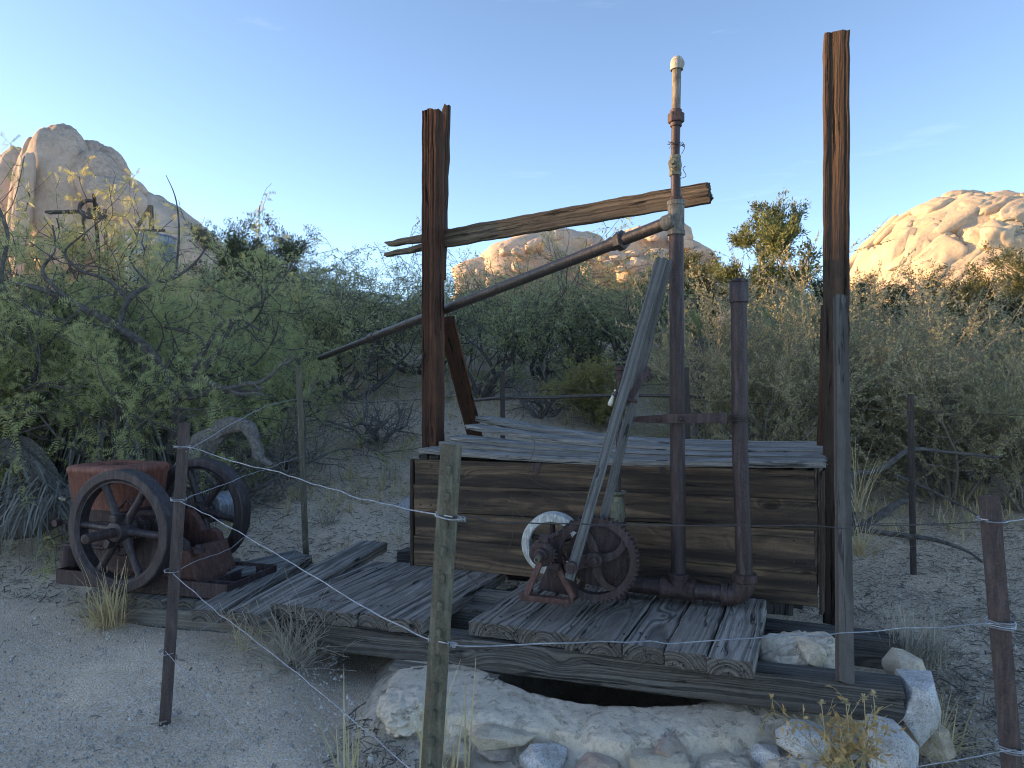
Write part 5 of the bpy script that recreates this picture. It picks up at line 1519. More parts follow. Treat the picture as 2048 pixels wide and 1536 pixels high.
# ---- three mesquite patterns
def mesquite(seed, stems, H, spread, per, L, W, feather=None, cfgk=(6, 8), curl=0.22, base_r=0.055):
    t = Tree(seed)
    cfg = [dict(n=9, curl=curl, up=0.06, tip=0.2, sides=7, kids=cfgk, ang=(25, 75), len=(0.42, 0.72), rk=0.55, **{'from': 0.2}),
           dict(n=7, curl=0.25, up=0.04, tip=-0.5, sides=5, kids=(6, 9), ang=(25, 80), len=(0.35, 0.62), rk=0.5, **{'from': 0.15}),
           dict(n=5, curl=0.28, up=0.0, tip=-1, sides=4, kids=(3, 5), ang=(25, 75), len=(0.35, 0.65), rk=0.55, rmin=0.0045, leaf=(seed % 2 == 0)),
           dict(n=4, curl=0.25, up=-0.03, sides=3, leaf=True, rmin=0.0022)]
    for k in range(stems):
        a = 2 * math.pi * (k + t.rg.uniform(-0.3, 0.3)) / stems
        d = Vector((math.cos(a) * spread, math.sin(a) * spread, 1.0))
        t.limb(Vector((math.cos(a) * 0.08, math.sin(a) * 0.08, 0)), d, H * t.rg.uniform(0.75, 1.1), base_r * t.rg.uniform(0.7, 1.1), 0, cfg)
    P, D = t.samples(per, 0.02, 0.16 if feather else 0.24)
    if feather:
        v, f = feather_leaves(P, D, t.np, L, W, feather, 0.6, 0.25)
    else:
        v, f = leaf_quads(P, D, t.np, L, W, 0.7, 0.25)
    return t, v, f
t1, v1, f1 = mesquite(11, 7, 2.35, 0.95, 11, 0.09, 0.026, 5, (7, 9))
print("mesq1", len(f1), len(t1.wood.f))
mes1 = tree_thing("mesquite_tree", t1, fast_mesh("crown", v1, f1, M['leaf_mes']), M['bark'], gpt(215, 7.6), "spreading mesquite with yellow sunlit top behind the engine", "tree", MG)
mes1.scale = (1.0, 1.0, 1.1)
t2, v2, f2 = mesquite(23, 7, 2.2, 0.9, 11, 0.075, 0.020)
print("mesq2", len(f2), len(t2.wood.f))
mes2 = tree_thing("mesquite_tree", t2, fast_mesh("crown", v2, f2, M['leaf_mes2']), M['bark'], gpt(690, 13.0), "feathery green mesquite between the green steel post and the left post", "tree", MG)
t3, v3, f3 = mesquite(37, 6, 2.3, 0.75, 11, 0.075, 0.020, None, (6, 8), 0.26)
mes3 = tree_thing("mesquite_tree", t3, fast_mesh("crown", v3, f3, M['leaf_mes2']), M['bark'], gpt(1080, 14.5), "mesquite behind the open space under the cross beam", "tree", MG)
spots = [  # source, px, Y, rot, scale, label
    (mes1, -40, 6.9, 2.0, (0.85, 0.85, 0.95), "low drooping mesquite at the left edge beside the engine"),
    (mes1, 500, 11.0, 4.0, (1.0, 1.0, 0.85), "mesquite with bare dark twigs right of the engine hopper"),
    (mes2, 590, 16.0, 1.2, (1.1, 1.1, 0.9), "mesquite in the gap above the green steel post"),
    (mes2, 835, 15.5, 2.6, (1.05, 1.05, 0.82), "mesquite right behind the left timber post"),
    (mes3, 960, 13.0, 0.7, (0.9, 0.9, 0.92), "pale mesquite just right of the left timber post"),
    (mes2, 1185, 14.0, 5.0, (0.85, 0.85, 0.85), "mesquite in the middle left of the tall pipe"),
    (mes3, 1265, 15.0, 3.1, (1.0, 1.0, 0.8), "mesquite behind the leaning wooden rods"),
    (mes3, 1060, 17.5, 4.4, (1.1, 1.1, 0.95), "back row mesquite under the pale rock hump"),
    (mes2, 740, 18.0, 3.7, (1.15, 1.15, 0.82), "back row mesquite left of the timber post"),
    (mes3, 420, 16.0, 5.5, (1.1, 1.1, 0.68), "back row mesquite right of the water tank"),
    (mes2, 140, 12.0, 0.3, (1.1, 1.1, 0.8), "back row mesquite below the brown granite dome"),
    (mes3, 1420, 13.5, 1.9, (0.9, 0.9, 0.7), "mesquite behind the capped standpipe"),
    (mes1, 1590, 10.5, 1.0, (0.72, 0.72, 0.72), "bright green mesquite between the standpipe and the right post"),
    (mes2, 95, 8.6, 2.9, (1.05, 1.05, 1.08), "leafy mesquite with the highest yellow top at far left"),
    (mes2, 305, 13.0, 5.1, (0.9, 0.9, 0.92), "mesquite hiding the foot of the water tank"),
    (mes1, 130, 8.0, 3.6, (0.9, 0.9, 1.08), "thick yellow-topped mesquite above the hopper"),
    (mes2, -120, 9.0, 4.2, (1.1, 1.1, 0.95), "mesquite cut off by the left picture edge"),
    (mes3, 900, 22.0, 2.2, (1.25, 1.25, 0.75), "far mesquite on the slope behind the left timber post"),
    (mes2, 1230, 22.0, 0.9, (1.2, 1.2, 0.82), "far mesquite under the pink rock pile"),
    (mes3, 600, 24.0, 3.3, (1.3, 1.3, 0.8), "far mesquite on the skyline left of the cross beam"),
]
for (src, px, Y, rz, sc, lb) in spots:
    copy_thing(src, gpt(px, Y), rz, sc, lb, MG)

# ---- grey-olive twiggy shrubs on the right
def shrub(seed, stems, H, spread, per, L, W):
    t = Tree(seed)
    cfg = [dict(n=7, curl=0.13, up=0.05, sides=5, kids=(9, 12), ang=(18, 55), len=(0.35, 0.6), rk=0.5, **{'from': 0.2}),
           dict(n=5, curl=0.16, up=0.04, sides=4, kids=(6, 9), ang=(20, 65), len=(0.3, 0.55), rk=0.5, rmin=0.003, leaf=True, **{'from': 0.1}),
           dict(n=3, curl=0.2, up=0.03, sides=3, leaf=True, rmin=0.0022)]
    for k in range(stems):
        a = t.rg.uniform(0, 6.283); b = abs(t.rg.gauss(0, 1)) * spread
        d = Vector((math.cos(a) * b, math.sin(a) * b, 1.0))
        t.limb(Vector((math.cos(a) * 0.15 * b, math.sin(a) * 0.15 * b, 0)), d, H * t.rg.uniform(0.65, 1.1), 0.02 * t.rg.uniform(0.6, 1.2), 0, cfg)
    P, D = t.samples(per, 0.006)
    v, f = leaf_quads(P, D, t.np, L, W, 0.8, 0.0)
    return t, v, f
SG = "grey olive twiggy shrubs on the right"
s1, v, f = shrub(51, 17, 1.9, 0.62, 26, 0.030, 0.014)
print("shrub", len(f), len(s1.wood.f))
sh1 = tree_thing("twiggy_shrub", s1, fast_mesh("crown", v, f, M['leaf_shrub']), M['bark_grey'], gpt(1500, 7.6), "dense grey-olive shrub behind the capped standpipe", "shrub", SG)
s2, v, f = shrub(57, 18, 1.75, 0.8, 26, 0.030, 0.014)
sh2 = tree_thing("twiggy_shrub", s2, fast_mesh("crown", v, f, M['leaf_shrub']), M['bark_grey'], gpt(1900, 7.4), "big twiggy shrub right of the tallest post", "shrub", SG)
for (src, px, Y, rz, sc, lb) in [
    (sh2, 1610, 9.4, 2.0, (0.8, 0.8, 0.95), "twiggy shrub left of the tallest post"),
    (sh1, 1760, 8.8, 4.0, (1.0, 1.0, 0.68), "taller twiggy shrub just right of the tallest post"),
    (sh1, 2070, 6.9, 1.3, (0.75, 0.75, 0.68), "twiggy shrub at the right picture edge"),
    (sh2, 1445, 9.8, 0.5, (0.75, 0.75, 0.7), "twiggy shrub between the tall pipe and the standpipe"),
    (sh1, 1880, 10.5, 2.7, (1.0, 1.0, 0.8), "sun tipped shrub below the golden dome"),
    (sh2, 2090, 9.4, 5.0, (1.1, 1.1, 0.7), "twiggy shrub behind the right edge steel post"),
    (sh1, 1680, 11.5, 5.9, (1.0, 1.0, 0.85), "back shrub hidden by the tallest post"),
    (sh2, 1540, 12.5, 3.3, (1.1, 1.1, 0.9), "back shrub under the pinyon tree")]:
    copy_thing(src, gpt(px, Y), rz, sc, lb, SG)

# ---- small yellow shrub
s3, v, f = shrub(63, 14, 0.8, 0.6, 26, 0.035, 0.013)
ys = tree_thing("yellow_shrub", s3, fast_mesh("crown", v, f, M['leaf_yellow']), M['bark_grey'], gpt(1188, 11.2), "small yellow shrub in the middle of the thicket", "shrub")

# ---- dark junipers and a pinyon
def conifer(seed, H, spread, mat, per, L, W, trunk_h, clump):
    t = Tree(seed)
    cfg = [dict(n=8, curl=0.08, up=0.06, sides=7, kids=(16, 20), ang=(40, 80), len=(0.30, 0.48), rk=0.4, **{'from': trunk_h}),
           dict(n=6, curl=0.16, up=0.10, sides=5, kids=(7, 10), ang=(25, 65), len=(0.28, 0.45), rk=0.5, **{'from': 0.35}),
           dict(n=4, curl=0.18, up=0.10, sides=3, leaf=True, rmin=0.004)]
    for k in range(spread):
        t.limb(Vector((0.1 * k, 0, 0)), Vector((t.rg.uniform(-0.35, 0.35) * (k > 0) * 2, t.rg.uniform(-0.3, 0.3) * (k > 0) * 2, 1)), H * (1 - 0.12 * k), 0.035 * H, 0, cfg)
    P, D = t.samples(per, clump)
    v, f = leaf_quads(P, D, t.np, L, W, 0.8, -0.2)
    return t, v, f
c1, v, f = conifer(74, 2.9, 2, None, 80, 0.10, 0.026, 0.25, 0.05)
print("pinyon", len(f))
tree_thing("pinyon_tree", c1, fast_mesh("crown", v, f, M['leaf_pine']), M['bark'], gpt(1506, 16.5, -0.1), "pinyon tree with sunlit crown between the two pipes and tall post", "tree")
c2, v, f = conifer(83, 2.6, 4, None, 45, 0.075, 0.022, 0.08, 0.05)
print("juniper", len(f))
jun = tree_thing("juniper_bush", c2, fast_mesh("crown", v, f, M['leaf_dark']), M['bark'], gpt(2030, 13.0), "dark evergreen bush at the right edge under the golden dome", "bush", "dark evergreen bushes on the slope")
jun.scale = (1, 1, 0.75)
for (px, Y, rz, sc, lb) in [(1850, 15.5, 1.0, (0.9, 0.9, 0.66), "dark evergreen bush just right of the tallest post"), (1640, 16.5, 2.2, (0.9, 0.9, 0.6), "dark evergreen bush left of the tallest post"),
                            (560, 21, 0.4, (1.2, 1.2, 0.98), "tall evergreen bush on the left skyline"), (470, 19.5, 2.9, (1.2, 1.2, 0.98), "evergreen bush beside the water tank"),
                            (1350, 20, 4.0, (1.0, 1.0, 0.8), "low evergreen bush behind the tall pipe"), (1400, 18, 5.2, (0.9, 0.9, 0.75), "low evergreen bush behind the yucca"), (2110, 17, 5.2, (1.1, 1.1, 1.0), "evergreen bush beyond the right picture edge"),
                            (1950, 19, 3.3, (1.1, 1.1, 0.55), "evergreen bush at the foot of the golden dome"), (1720, 20, 0.9, (1.1, 1.1, 0.5), "evergreen bush left of the golden dome foot")]:
    copy_thing(jun, gpt(px, Y), rz, sc, lb, "dark evergreen bushes on the slope")

# ---- yucca rosette
def blades(n, L, W, el, g, c=(0, 0, 0), curve=0.3, seg=3, lv=0.2):
    """stiff strap leaves radiating from c; el = (min,max) elevation"""
    V_, F_ = [], []
    az = g.uniform(0, 2 * np.pi, n); e = g.uniform(el[0], el[1], n)
    for i in range(n):
        d = np.array([math.cos(az[i]) * math.cos(e[i]), math.sin(az[i]) * math.cos(e[i]), math.sin(e[i])])
        s = np.cross(d, [0, 0, 1.0]); s /= np.linalg.norm(s) + 1e-9
        l = L * g.uniform(1 - lv, 1 + lv); p = np.array(c, float); b = len(V_)
        cv = curve * g.uniform(0.3, 1.2)
        for k in range(seg + 1):
            t = k / seg
            w = W * (1 - t) ** 0.7 * (0.6 + 0.8 * min(t * 3, 1)) / 2 + 0.0006
            V_.append(p - s * w); V_.append(p + s * w)
            dd = d - np.array([0, 0, cv * t]); dd /= np.linalg.norm(dd)
            p = p + dd * l / seg
        for k in range(seg):
            q = b + 2 * k; F_.append((q, q + 1, q + 3, q + 2))
    return np.array(V_), np.array(F_)
g0 = np.random.default_rng(5)
yv, yf = blades(90, 0.36, 0.026, (0.1, 1.5), g0, (0, 0, 1.75), 0.15)
yr = thing("yucca_plant", gpt(1392, 8.6), "spiky yellow-green yucca between the tall pipe and the standpipe", "plant")
o = new_obj("crown", fast_mesh("crown", yv, yf, M['leaf_yucca'])); o.parent = yr
m = MB(); m.tube([(0, 0, 0), (0.03, 0, 1.0), (0, 0, 1.8)], [0.11, 0.09, 0.08], 10); o = m.build("trunk", M['deadwood'], None, smooth=60); o.parent = yr

# ---- dead yucca skirts, shaggy trunk, dead rosette on the left
def skirt(c, n, rad, H, g, W=0.022):
    V_, F_ = [], []
    for i in range(n):
        a = g.uniform(0, 6.283); r = rad * math.sqrt(g.uniform(0.15, 1))
        x, y = c[0] + math.cos(a) * r * 1.4, c[1] + math.sin(a) * r * 0.7
        z1 = c[2] + H * g.uniform(0.55, 1.05); l = H * g.uniform(0.5, 1.0)
        s = np.array([math.cos(a + 1.57 + g.normal(0, .5)), math.sin(a + 1.57), 0]); b = len(V_)
        ox, oy = g.normal(0, 0.05, 2)
        for k in range(5):
            t = k / 4; w = W * (1 - 0.7 * t) / 2
            p = np.array([x + math.cos(a) * 0.18 * math.sin(t * 1.7) + ox * t, y + math.sin(a) * 0.18 * math.sin(t * 1.7) + oy * t, z1 - l * t])
            V_.append(p - s * w); V_.append(p + s * w)
        for k in range(4):
            q = b + 2 * k; F_.append((q, q + 1, q + 3, q + 2))
    return np.array(V_), np.array(F_)
yk = gpt(215, 6.9)
dk = thing("dead_yucca", yk, "grey hanging skirt of dead yucca leaves behind the hopper", "plant")
v, f = skirt((0, 0, 0.0), 620, 0.42, 1.0, g0)
o = new_obj("leaf_skirt", fast_mesh("leaf_skirt", v, f, M['dead_leaf'])); o.parent = dk
m = MB(); m.tube([(0, 0, 0), (-0.05, 0.05, 0.6), (0.05, 0, 1.1)], [0.22, 0.17, 0.12], 12); o = m.build("trunk", M['bark'], None, smooth=60); o.parent = dk
rk_ = gpt(328, 6.35)
dr = thing("dead_rosette", rk_, "grey dead rosette of strap leaves above the front post", "plant")
v, f = blades(170, 0.42, 0.028, (-0.5, 1.3), g0, (0, 0, 0.28), 1.1, 5)
o = new_obj("leaf_rosette", fast_mesh("leaf_rosette", v, f, M['dead_leaf'])); o.parent = dr
yk2 = gpt(70, 6.3)
dk2 = thing("dead_yucca", yk2, "fallen shaggy dead yucca trunk at the left edge", "plant")
def log_mesh(pts, rads, mat, name, n=18, rough=0.18, parent=None, seed=0, sub=5):
    P = [Vector(p) for p in pts]; out, rr_ = [], []
    for i in range(len(P) - 1):
        p0, p1, p2, p3 = P[max(i - 1, 0)], P[i], P[i + 1], P[min(i + 2, len(P) - 1)]
        for k in range(sub):
            t = k / sub
            out.append(0.5 * ((2 * p1) + (p2 - p0) * t + (2 * p0 - 5 * p1 + 4 * p2 - p3) * t * t + (3 * p1 - p0 - 3 * p2 + p3) * t ** 3)); rr_.append(rads[i] * (1 - t) + rads[i + 1] * t)
    out.append(P[-1]); rr_.append(rads[-1])
    m = MB(); m.tube(out, rr_, n)
    # ridged, twisted surface
    vv = []
    for i, v in enumerate(m.v):
        ring = min(i // n, len(out) - 1); c = out[ring]; d = Vector(v) - c
        a = 2 * math.pi * (i % n) / n
        q = mnoise.noise(Vector((math.cos(a) * 2.2, math.sin(a) * 2.2, ring * 0.25 + seed * 7))) + 0.6 * mnoise.noise(Vector((math.cos(a) * 5, math.sin(a) * 5, ring * 0.35 + seed * 3)))
        vv.append(c + d * (1 + rough * q))
    m.v = vv
    return m.build(name, mat, parent, smooth=70)
b_ = gpt(70, 6.3)
l1 = log_mesh([at(-40, 1050, 5.9), at(60, 1040, 6.0), at(130, 1010, 6.2), at(160, 985, 6.4)], [0.13, 0.15, 0.14, 0.1], M['deadwood'], "log", 20, 0.3, dk2, 1)
l2 = log_mesh([at(-30, 900, 6.6), at(40, 905, 6.5), at(95, 960, 6.4), at(110, 1010, 6.3)], [0.10, 0.12, 0.11, 0.09], M['deadwood'], "log", 26, 0.55, dk2, 2)
V_, F_ = [], []
for (px, py, Y, n) in ((60, 1030, 5.85, 120), (110, 990, 6.0, 120), (20, 1000, 6.1, 90), (20, 950, 6.3, 60)):
    c = at(px, py, Y); v, f = skirt((c.x, c.y, c.z - 0.25), n, 0.26, 0.4, g0, 0.016)
    F_.append(f + sum(len(q) for q in V_)); V_.append(v)
o = new_obj("leaf_skirt", fast_mesh("leaf_skirt", np.concatenate(V_), np.concatenate(F_), M['dead_leaf'])); set_parent(o, dk2)

# ---- individual limbs of the left mesquite that the photograph shows
def limbs(root, specs, mat):
    for k, (pts, r0, r1) in enumerate(specs):
        P = [at(*p) for p in pts]
        rads = [(r0 + (r1 - r0) * i / (len(P) - 1)) * (0.62 if mat == M['bark'] else 0.85) for i in range(len(P))]
        o = log_mesh(P, rads, mat, "limb", 12, 0.34, root, k + 3, 6)
limb_t = thing("mesquite_limbs", gpt(345, 6.9), "dark twisting bare limbs rising through the left mesquite", "tree")
limbs(limb_t, [
    ([(345, 905, 6.8), (352, 800, 6.7), (300, 705, 6.5), (235, 655, 6.4), (150, 608, 6.3), (70, 575, 6.2), (-20, 560, 6.1)], 0.10, 0.022),
    ([(150, 608, 6.3), (110, 575, 6.2), (85, 540, 6.2), (110, 500, 6.2), (105, 450, 6.2)], 0.035, 0.010),
    ([(235, 655, 6.4), (258, 600, 6.4), (300, 570, 6.5), (350, 555, 6.5), (395, 520, 6.6), (420, 480, 6.6)], 0.045, 0.010),
    ([(258, 600, 6.4), (215, 560, 6.4), (160, 540, 6.4), (130, 505, 6.4), (165, 470, 6.4), (215, 430, 6.5)], 0.03, 0.007),
    ([(350, 790, 6.7), (390, 730, 6.7), (405, 690, 6.7), (380, 665, 6.7), (330, 655, 6.7)], 0.05, 0.02),
    ([(360, 780, 6.75), (400, 720, 6.8), (440, 650, 6.9), (480, 640, 6.9), (520, 660, 6.9)], 0.04, 0.012),
    ([(350, 900, 6.75), (380, 770, 6.8), (440, 700, 7.0), (470, 640, 7.1), (540, 590, 7.2), (590, 520, 7.2)], 0.06, 0.010),
    ([(-10, 400, 6.1), (15, 470, 6.1), (5, 560, 6.1), (60, 620, 6.2), (120, 640, 6.3)], 0.022, 0.03),
    ([(350, 555, 6.5), (358, 470, 6.5), (352, 400, 6.5), (332, 350, 6.5)], 0.02, 0.004),
    ([(300, 570, 6.5), (260, 520, 6.5), (275, 480, 6.5), (255, 440, 6.5)], 0.018, 0.005)], M['bark'])
dead_t = thing("dead_branch", gpt(430, 6.6), "grey dead branch reaching right behind the engine", "branch")
limbs(dead_t, [
    ([(345, 800, 6.6), (372, 778, 6.55), (400, 762, 6.5), (428, 772, 6.47), (455, 778, 6.45), (490, 768, 6.42), (515, 766, 6.4), (540, 752, 6.35), (562, 730, 6.3), (578, 724, 6.3), (595, 706, 6.3)], 0.05, 0.006),
    ([(562, 730, 6.3), (575, 716, 6.3), (580, 706, 6.3)], 0.012, 0.004),
    ([(455, 778, 6.45), (480, 788, 6.4), (512, 786, 6.4), (530, 792, 6.4)], 0.025, 0.006),
    ([(345, 800, 6.7), (420, 785, 6.6), (520, 782, 6.5)], 0.05, 0.02),
    ([(510, 770, 6.4), (518, 778, 6.38), (528, 774, 6.35)], 0.02, 0.01)], M['deadwood'])
# bare grey tangles of dead twigs under the left trees
tg = Tree(91)
tcfg = [dict(n=8, curl=0.3, up=0.02, tip=-0.6, sides=6, kids=(5, 7), ang=(30, 85), len=(0.4, 0.7), rk=0.55, **{'from': 0.15}),
        dict(n=6, curl=0.3, up=0.0, tip=-1, sides=4, kids=(5, 7), ang=(30, 85), len=(0.4, 0.7), rk=0.55, rmin=0.004, **{'from': 0.1}),
        dict(n=4, curl=0.3, up=0.0, sides=3, rmin=0.003)]
for k in range(7):
    a = 2 * math.pi * k / 7
    tg.limb(Vector((0, 0, 0)), Vector((math.cos(a), math.sin(a), 0.75)), tg.rg.uniform(0.8, 1.3), 0.03, 0, tcfg)
TW = "bare dead twig tangles under the left trees"
dt = tree_thing("dead_bush", tg, None, M['deadwood'], gpt(455, 7.3), "bare grey tangle of dead twigs right of the left mesquite", "bush", TW)
for (px, Y, rz, sc, lb) in [(560, 8.6, 1.4, 1.0, "bare dead bush just left of the green steel post top"), (330, 7.6, 3.0, 1.1, "bare dead twigs in the heart of the left mesquite"), (760, 10.5, 4.2, 1.0, "bare dead bush left of the timber post foot"), (1080, 11.5, 0.6, 1.0, "bare dead bush low in the middle thicket"), (1960, 8.0, 2.2, 1.0, "bare dead bush under the right shrubs")]:
    copy_thing(dt, gpt(px, Y), rz, sc, lb, TW)
arch = log_mesh([at(365, 960, 5.9), at(395, 905, 5.9), at(440, 862, 5.9), at(488, 850, 5.85), at(508, 880, 5.8), at(520, 915, 5.75), at(545, 930, 5.7)], [0.11, 0.10, 0.08, 0.055, 0.042, 0.036, 0.012], M['deadwood'], "arched_log", 22, 0.42, None, 5, 9)
tag(arch, "grey arched dead limb on the ground behind the rear flywheel", "branch")
rl = thing("fallen_limbs", gpt(1780, 6.0), "dark crooked fallen limbs under the right shrubs", "branch")
limbs(rl, [
    ([(1690, 985, 6.0), (1705, 950, 6.0), (1760, 940, 6.0), (1820, 900, 6.0), (1900, 905, 6.0), (2000, 915, 5.9)], 0.05, 0.015),
    ([(1690, 1065, 5.6), (1740, 1045, 5.6), (1790, 1010, 5.6), (1815, 1000, 5.6)], 0.065, 0.03),
    ([(1720, 1060, 5.5), (1800, 1070, 5.4), (1870, 1080, 5.3), (1930, 1100, 5.2), (1965, 1125, 5.1)], 0.035, 0.012),
    ([(1790, 950, 5.9), (1850, 975, 5.7), (1920, 1010, 5.5), (1960, 1035, 5.4)], 0.02, 0.008),
    ([(1705, 950, 6.0), (1700, 1000, 5.9), (1710, 1060, 5.8)], 0.045, 0.05)], M['bark'])

# ---- dry grass tufts and weeds (each a thing)
def tuft(name, px, py, n, L, W, el, mat, label, group=None, curve=0.7, seg=4, cat="grass", Y=None):
    p = ground_hit(px, py) if Y is None else at(px, py, Y)
    g = np.random.default_rng(int(px + py))
    v, f = blades(n, L, W, el, g, (0, 0, 0), curve, seg, 0.4)
    v = v + np.repeat(g.normal(0, 1, (n, 3)) * np.array([0.035, 0.035, 0.0]), (seg + 1) * 2, axis=0)
    o = new_obj(name, fast_mesh(name, v, f, mat)); o.location = p - Vector((0, 0, 0.01))
    return tag(o, label, cat, group)
TG = "dry grass tufts in the yard"
tuft("grass_tuft", 222, 1250, 110, 0.34, 0.005, (0.5, 1.5), M['straw'], "straw tuft against the engine bed below the front flywheel", TG, 0.9, Y=4.5)
tuft("grass_tuft", 195, 1252, 50, 0.22, 0.005, (0.6, 1.5), M['straw'], "small straw tuft at the left end of the engine bed", TG, 0.8, Y=4.48)
tuft("grass_tuft", 1800, 1330, 130, 0.26, 0.004, (0.6, 1.5), M['straw_grey'], "fine dry tuft right of the beam ends", TG, 0.4, Y=3.55)
tuft("grass_tuft", 1860, 1330, 120, 0.26, 0.004, (0.6, 1.5), M['straw_grey'], "pale dry tuft beside the granite block", TG, 0.4, Y=3.6)
tuft("grass_tuft", 1870, 1500, 140, 0.20, 0.004, (0.3, 1.4), M['straw'], "low straw tuft below the granite block", TG, 0.7, Y=2.95)
tuft("grass_tuft", 1715, 1020, 40, 0.5, 0.004, (0.6, 1.35), M['straw'], "long pale grass right of the tallest post foot", TG, 0.5, Y=5.3)
tuft("grass_tuft", 1720, 1110, 60, 0.35, 0.006, (0.4, 1.35), M['straw'], "short pale grass right of the grey stud", TG, 0.6, Y=5.0)
for k, (px, py) in enumerate([(640, 940), (700, 960), (780, 960), (720, 890), (660, 1050), (1130, 850), (760, 900), (830, 880), (560, 1000), (1650, 1150), (900, 800), (980, 850)]):
    lb = ["straw wisps right of the green steel post", "straw wisps on the bare ground left of the box", "straw wisps close to the box left side", "thin straw behind the left planks", "straw wisps beyond the long plank",
          "straw wisps beyond the lid middle", "straw wisps farther behind the left planks", "straw wisps at the foot of the left timber post", "straw wisps by the rear flywheel", "straw wisps at the right end of the box", "far straw wisps under the mesquites", "straw wisps by the short steel post"][k]
    tuft("grass_tuft", px, py, 40, 0.24, 0.005, (0.5, 1.5), M['straw'] if k % 2 else M['straw_grey'], lb, TG, 0.5)
for k, (px, lb) in enumerate([(868, "tall pale grass stalks at the foot of the centre post"), (915, "pale grass stalks right of the centre post foot"), (700, "bent straw stalks near the bottom edge")]):
    tuft("grass_tuft", px, 1560, 14, 0.30, 0.005, (1.0, 1.5), M['straw'], lb, TG, 0.35, Y=2.35 if k < 2 else 2.6)
# brittle twiggy weed in front of the middle planks
def weed(name, px, py, Y, stems, H, mat, label, seed, flat=0.35, per=0, leafm=None, L=0.02, W=0.006):
    t = Tree(seed)
    cfg = [dict(n=6, curl=0.16, up=0.02, tip=-1.5, sides=4, kids=(3, 5), ang=(20, 60), len=(0.35, 0.6), rk=0.6, rmin=0.0014, leaf=True), dict(n=4, curl=0.2, up=0.0, sides=3, rmin=0.001, leaf=True)]
    for k in range(stems):
        a = t.rg.uniform(0, 6.283); e = t.rg.uniform(flat, 1.4)
        t.limb(Vector((t.rg.gauss(0, .03), t.rg.gauss(0, .03), 0)), Vector((math.cos(a) * math.cos(e), math.sin(a) * math.cos(e), math.sin(e))), H * t.rg.uniform(0.6, 1.1), 0.0028, 0, cfg)
    root = thing(name, at(px, py, Y), label, "plant")
    o = t.wood.build("stems", mat, None, smooth=80); o.parent = root
    if per:
        P, D = t.samples(per, 0.004); v, f = leaf_quads(P, D, t.np, L, W, 0.8, 0.1)
        o = new_obj("leaves", fast_mesh("leaves", v, f, leafm)); o.parent = root
    return root
w_p = ground_hit(580, 1330)
weed("dry_weed", 578, 1335, w_p.y, 84, 0.36, M['straw_grey'], "sprawling dry weed on the ground before the middle planks", 3, 0.05)
weed("dry_weed", 480, 1300, 4.0, 14, 0.26, M['straw'], "upright dry weed by the left timber joint", 4, 0.5)
# dried flower plant at the right front corner
fl = weed("dried_flower", 1690, 1545, 2.52, 22, 0.22, M['straw'], "dried flower plant with curled tan leaves before the beam end", 8, 0.5, 3, M['tan_leaf'], 0.032, 0.013)
for k, (px0, y0, px1, y1) in enumerate([(1642, 1450, 1643, 1408), (1690, 1445, 1692, 1406), (1722, 1440, 1728, 1396), (1745, 1450, 1747, 1390), (1680, 1470, 1681, 1456)]):
    m = MB(); a_, b_ = at(px0 + 8, 1530, 2.52), at(px1, y1, 2.46)
    m.tube([a_, a_.lerp(b_, .5) + Vector((0.006, 0, 0)), b_], 0.0016, 5); o = m.build("flower_stalk", M['straw'], fl)
    v, f = blades(26, 0.016, 0.004, (-0.2, 1.5), np.random.default_rng(k), tuple(b_), 0.2, 2)
    o = new_obj("flower_head", fast_mesh("flower_head", v, f, M['straw'])); set_parent(o, fl)

# ================================================================== far ruins on the left
TY = 20.0
tank_z = ground_z(at(302, 552, TY).x, TY) - 0.1
tank = thing("water_tank", Vector((at(302, 552, TY).x, TY, tank_z)), "galvanized water tank with broken wooden frame behind the left mesquite", "tank")
m = MB(); c = at(302, 562, TY); ht_ = c.z + 1.25 - tank_z; c.z = tank_z; rt_ = 46 / F * TY
prof = [(0, rt_)]
for k in range(int((ht_ - 0.1) / 0.1)): prof += [(0.02 + k * 0.1, rt_ * 1.0), (0.07 + k * 0.1, rt_ * 0.985)]
m.lathe(c, Z, prof + [(ht_ - 0.05, rt_), (ht_ - 0.03, rt_ * 1.03), (ht_, rt_ * 1.03)], 40); m.build("tank_shell", M['steel'], tank, smooth=40)
plank("frame_post", at(304, 470, TY), at(301, 411, TY), 0.11, 0.11, M['cross'], tank, up=(0, -1, 0), seg=4, seed=400)
plank("frame_brace", at(272, 458, TY), at(300, 414, TY), 0.10, 0.05, M['cross'], tank, up=(0, -1, 0), seg=4, seed=401)
plank("frame_sill", at(270, 461, TY - .3), at(330, 461, TY - .3), 0.06, 0.06, M['beam'], tank, up=(0, -1, 0), seg=4, seed=402)
der_z = ground_z(at(200, 520, 16).x, 16) - 0.1
def dn(px, Y):
    p = at(px, 500, Y); return Vector((p.x, p.y, der_z))
der = thing("ruined_windlass", dn(200, 16.0), "dark broken machinery with a tilted post above the left mesquite", "machine")
plank("post", dn(214, 16), at(188, 388, 16), 0.06, 0.06, M['post_dark'], der, up=(0, -1, 0), seg=6, seed=403)
m = MB(); m.lathe(at(178, 418, 16), (0.2, -1, 0.1), [(-0.05, 0.22), (0.05, 0.22), (0.05, 0.17), (-0.05, 0.17)], 28, close=True); m.build("wheel_rim", M['wire_dark'], der, smooth=40)
m = MB(); m.box(at(195, 430, 16), (0.35, 0.3, 0.16), eul(0, 20, 10)); m.build("iron_block", M['wire_dark'], der, bevel=0.01)
m = MB(); m.box(at(130, 424, 16.5), (0.8, 0.2, 0.05), eul(0, -3, 5)); m.build("iron_rail", M['wire_dark'], der, bevel=0.01)
plank("board", dn(160, 16.3), at(168, 425, 16.3), 0.06, 0.06, M['cross'], der, up=(0, -1, 0), seg=3, seed=405)
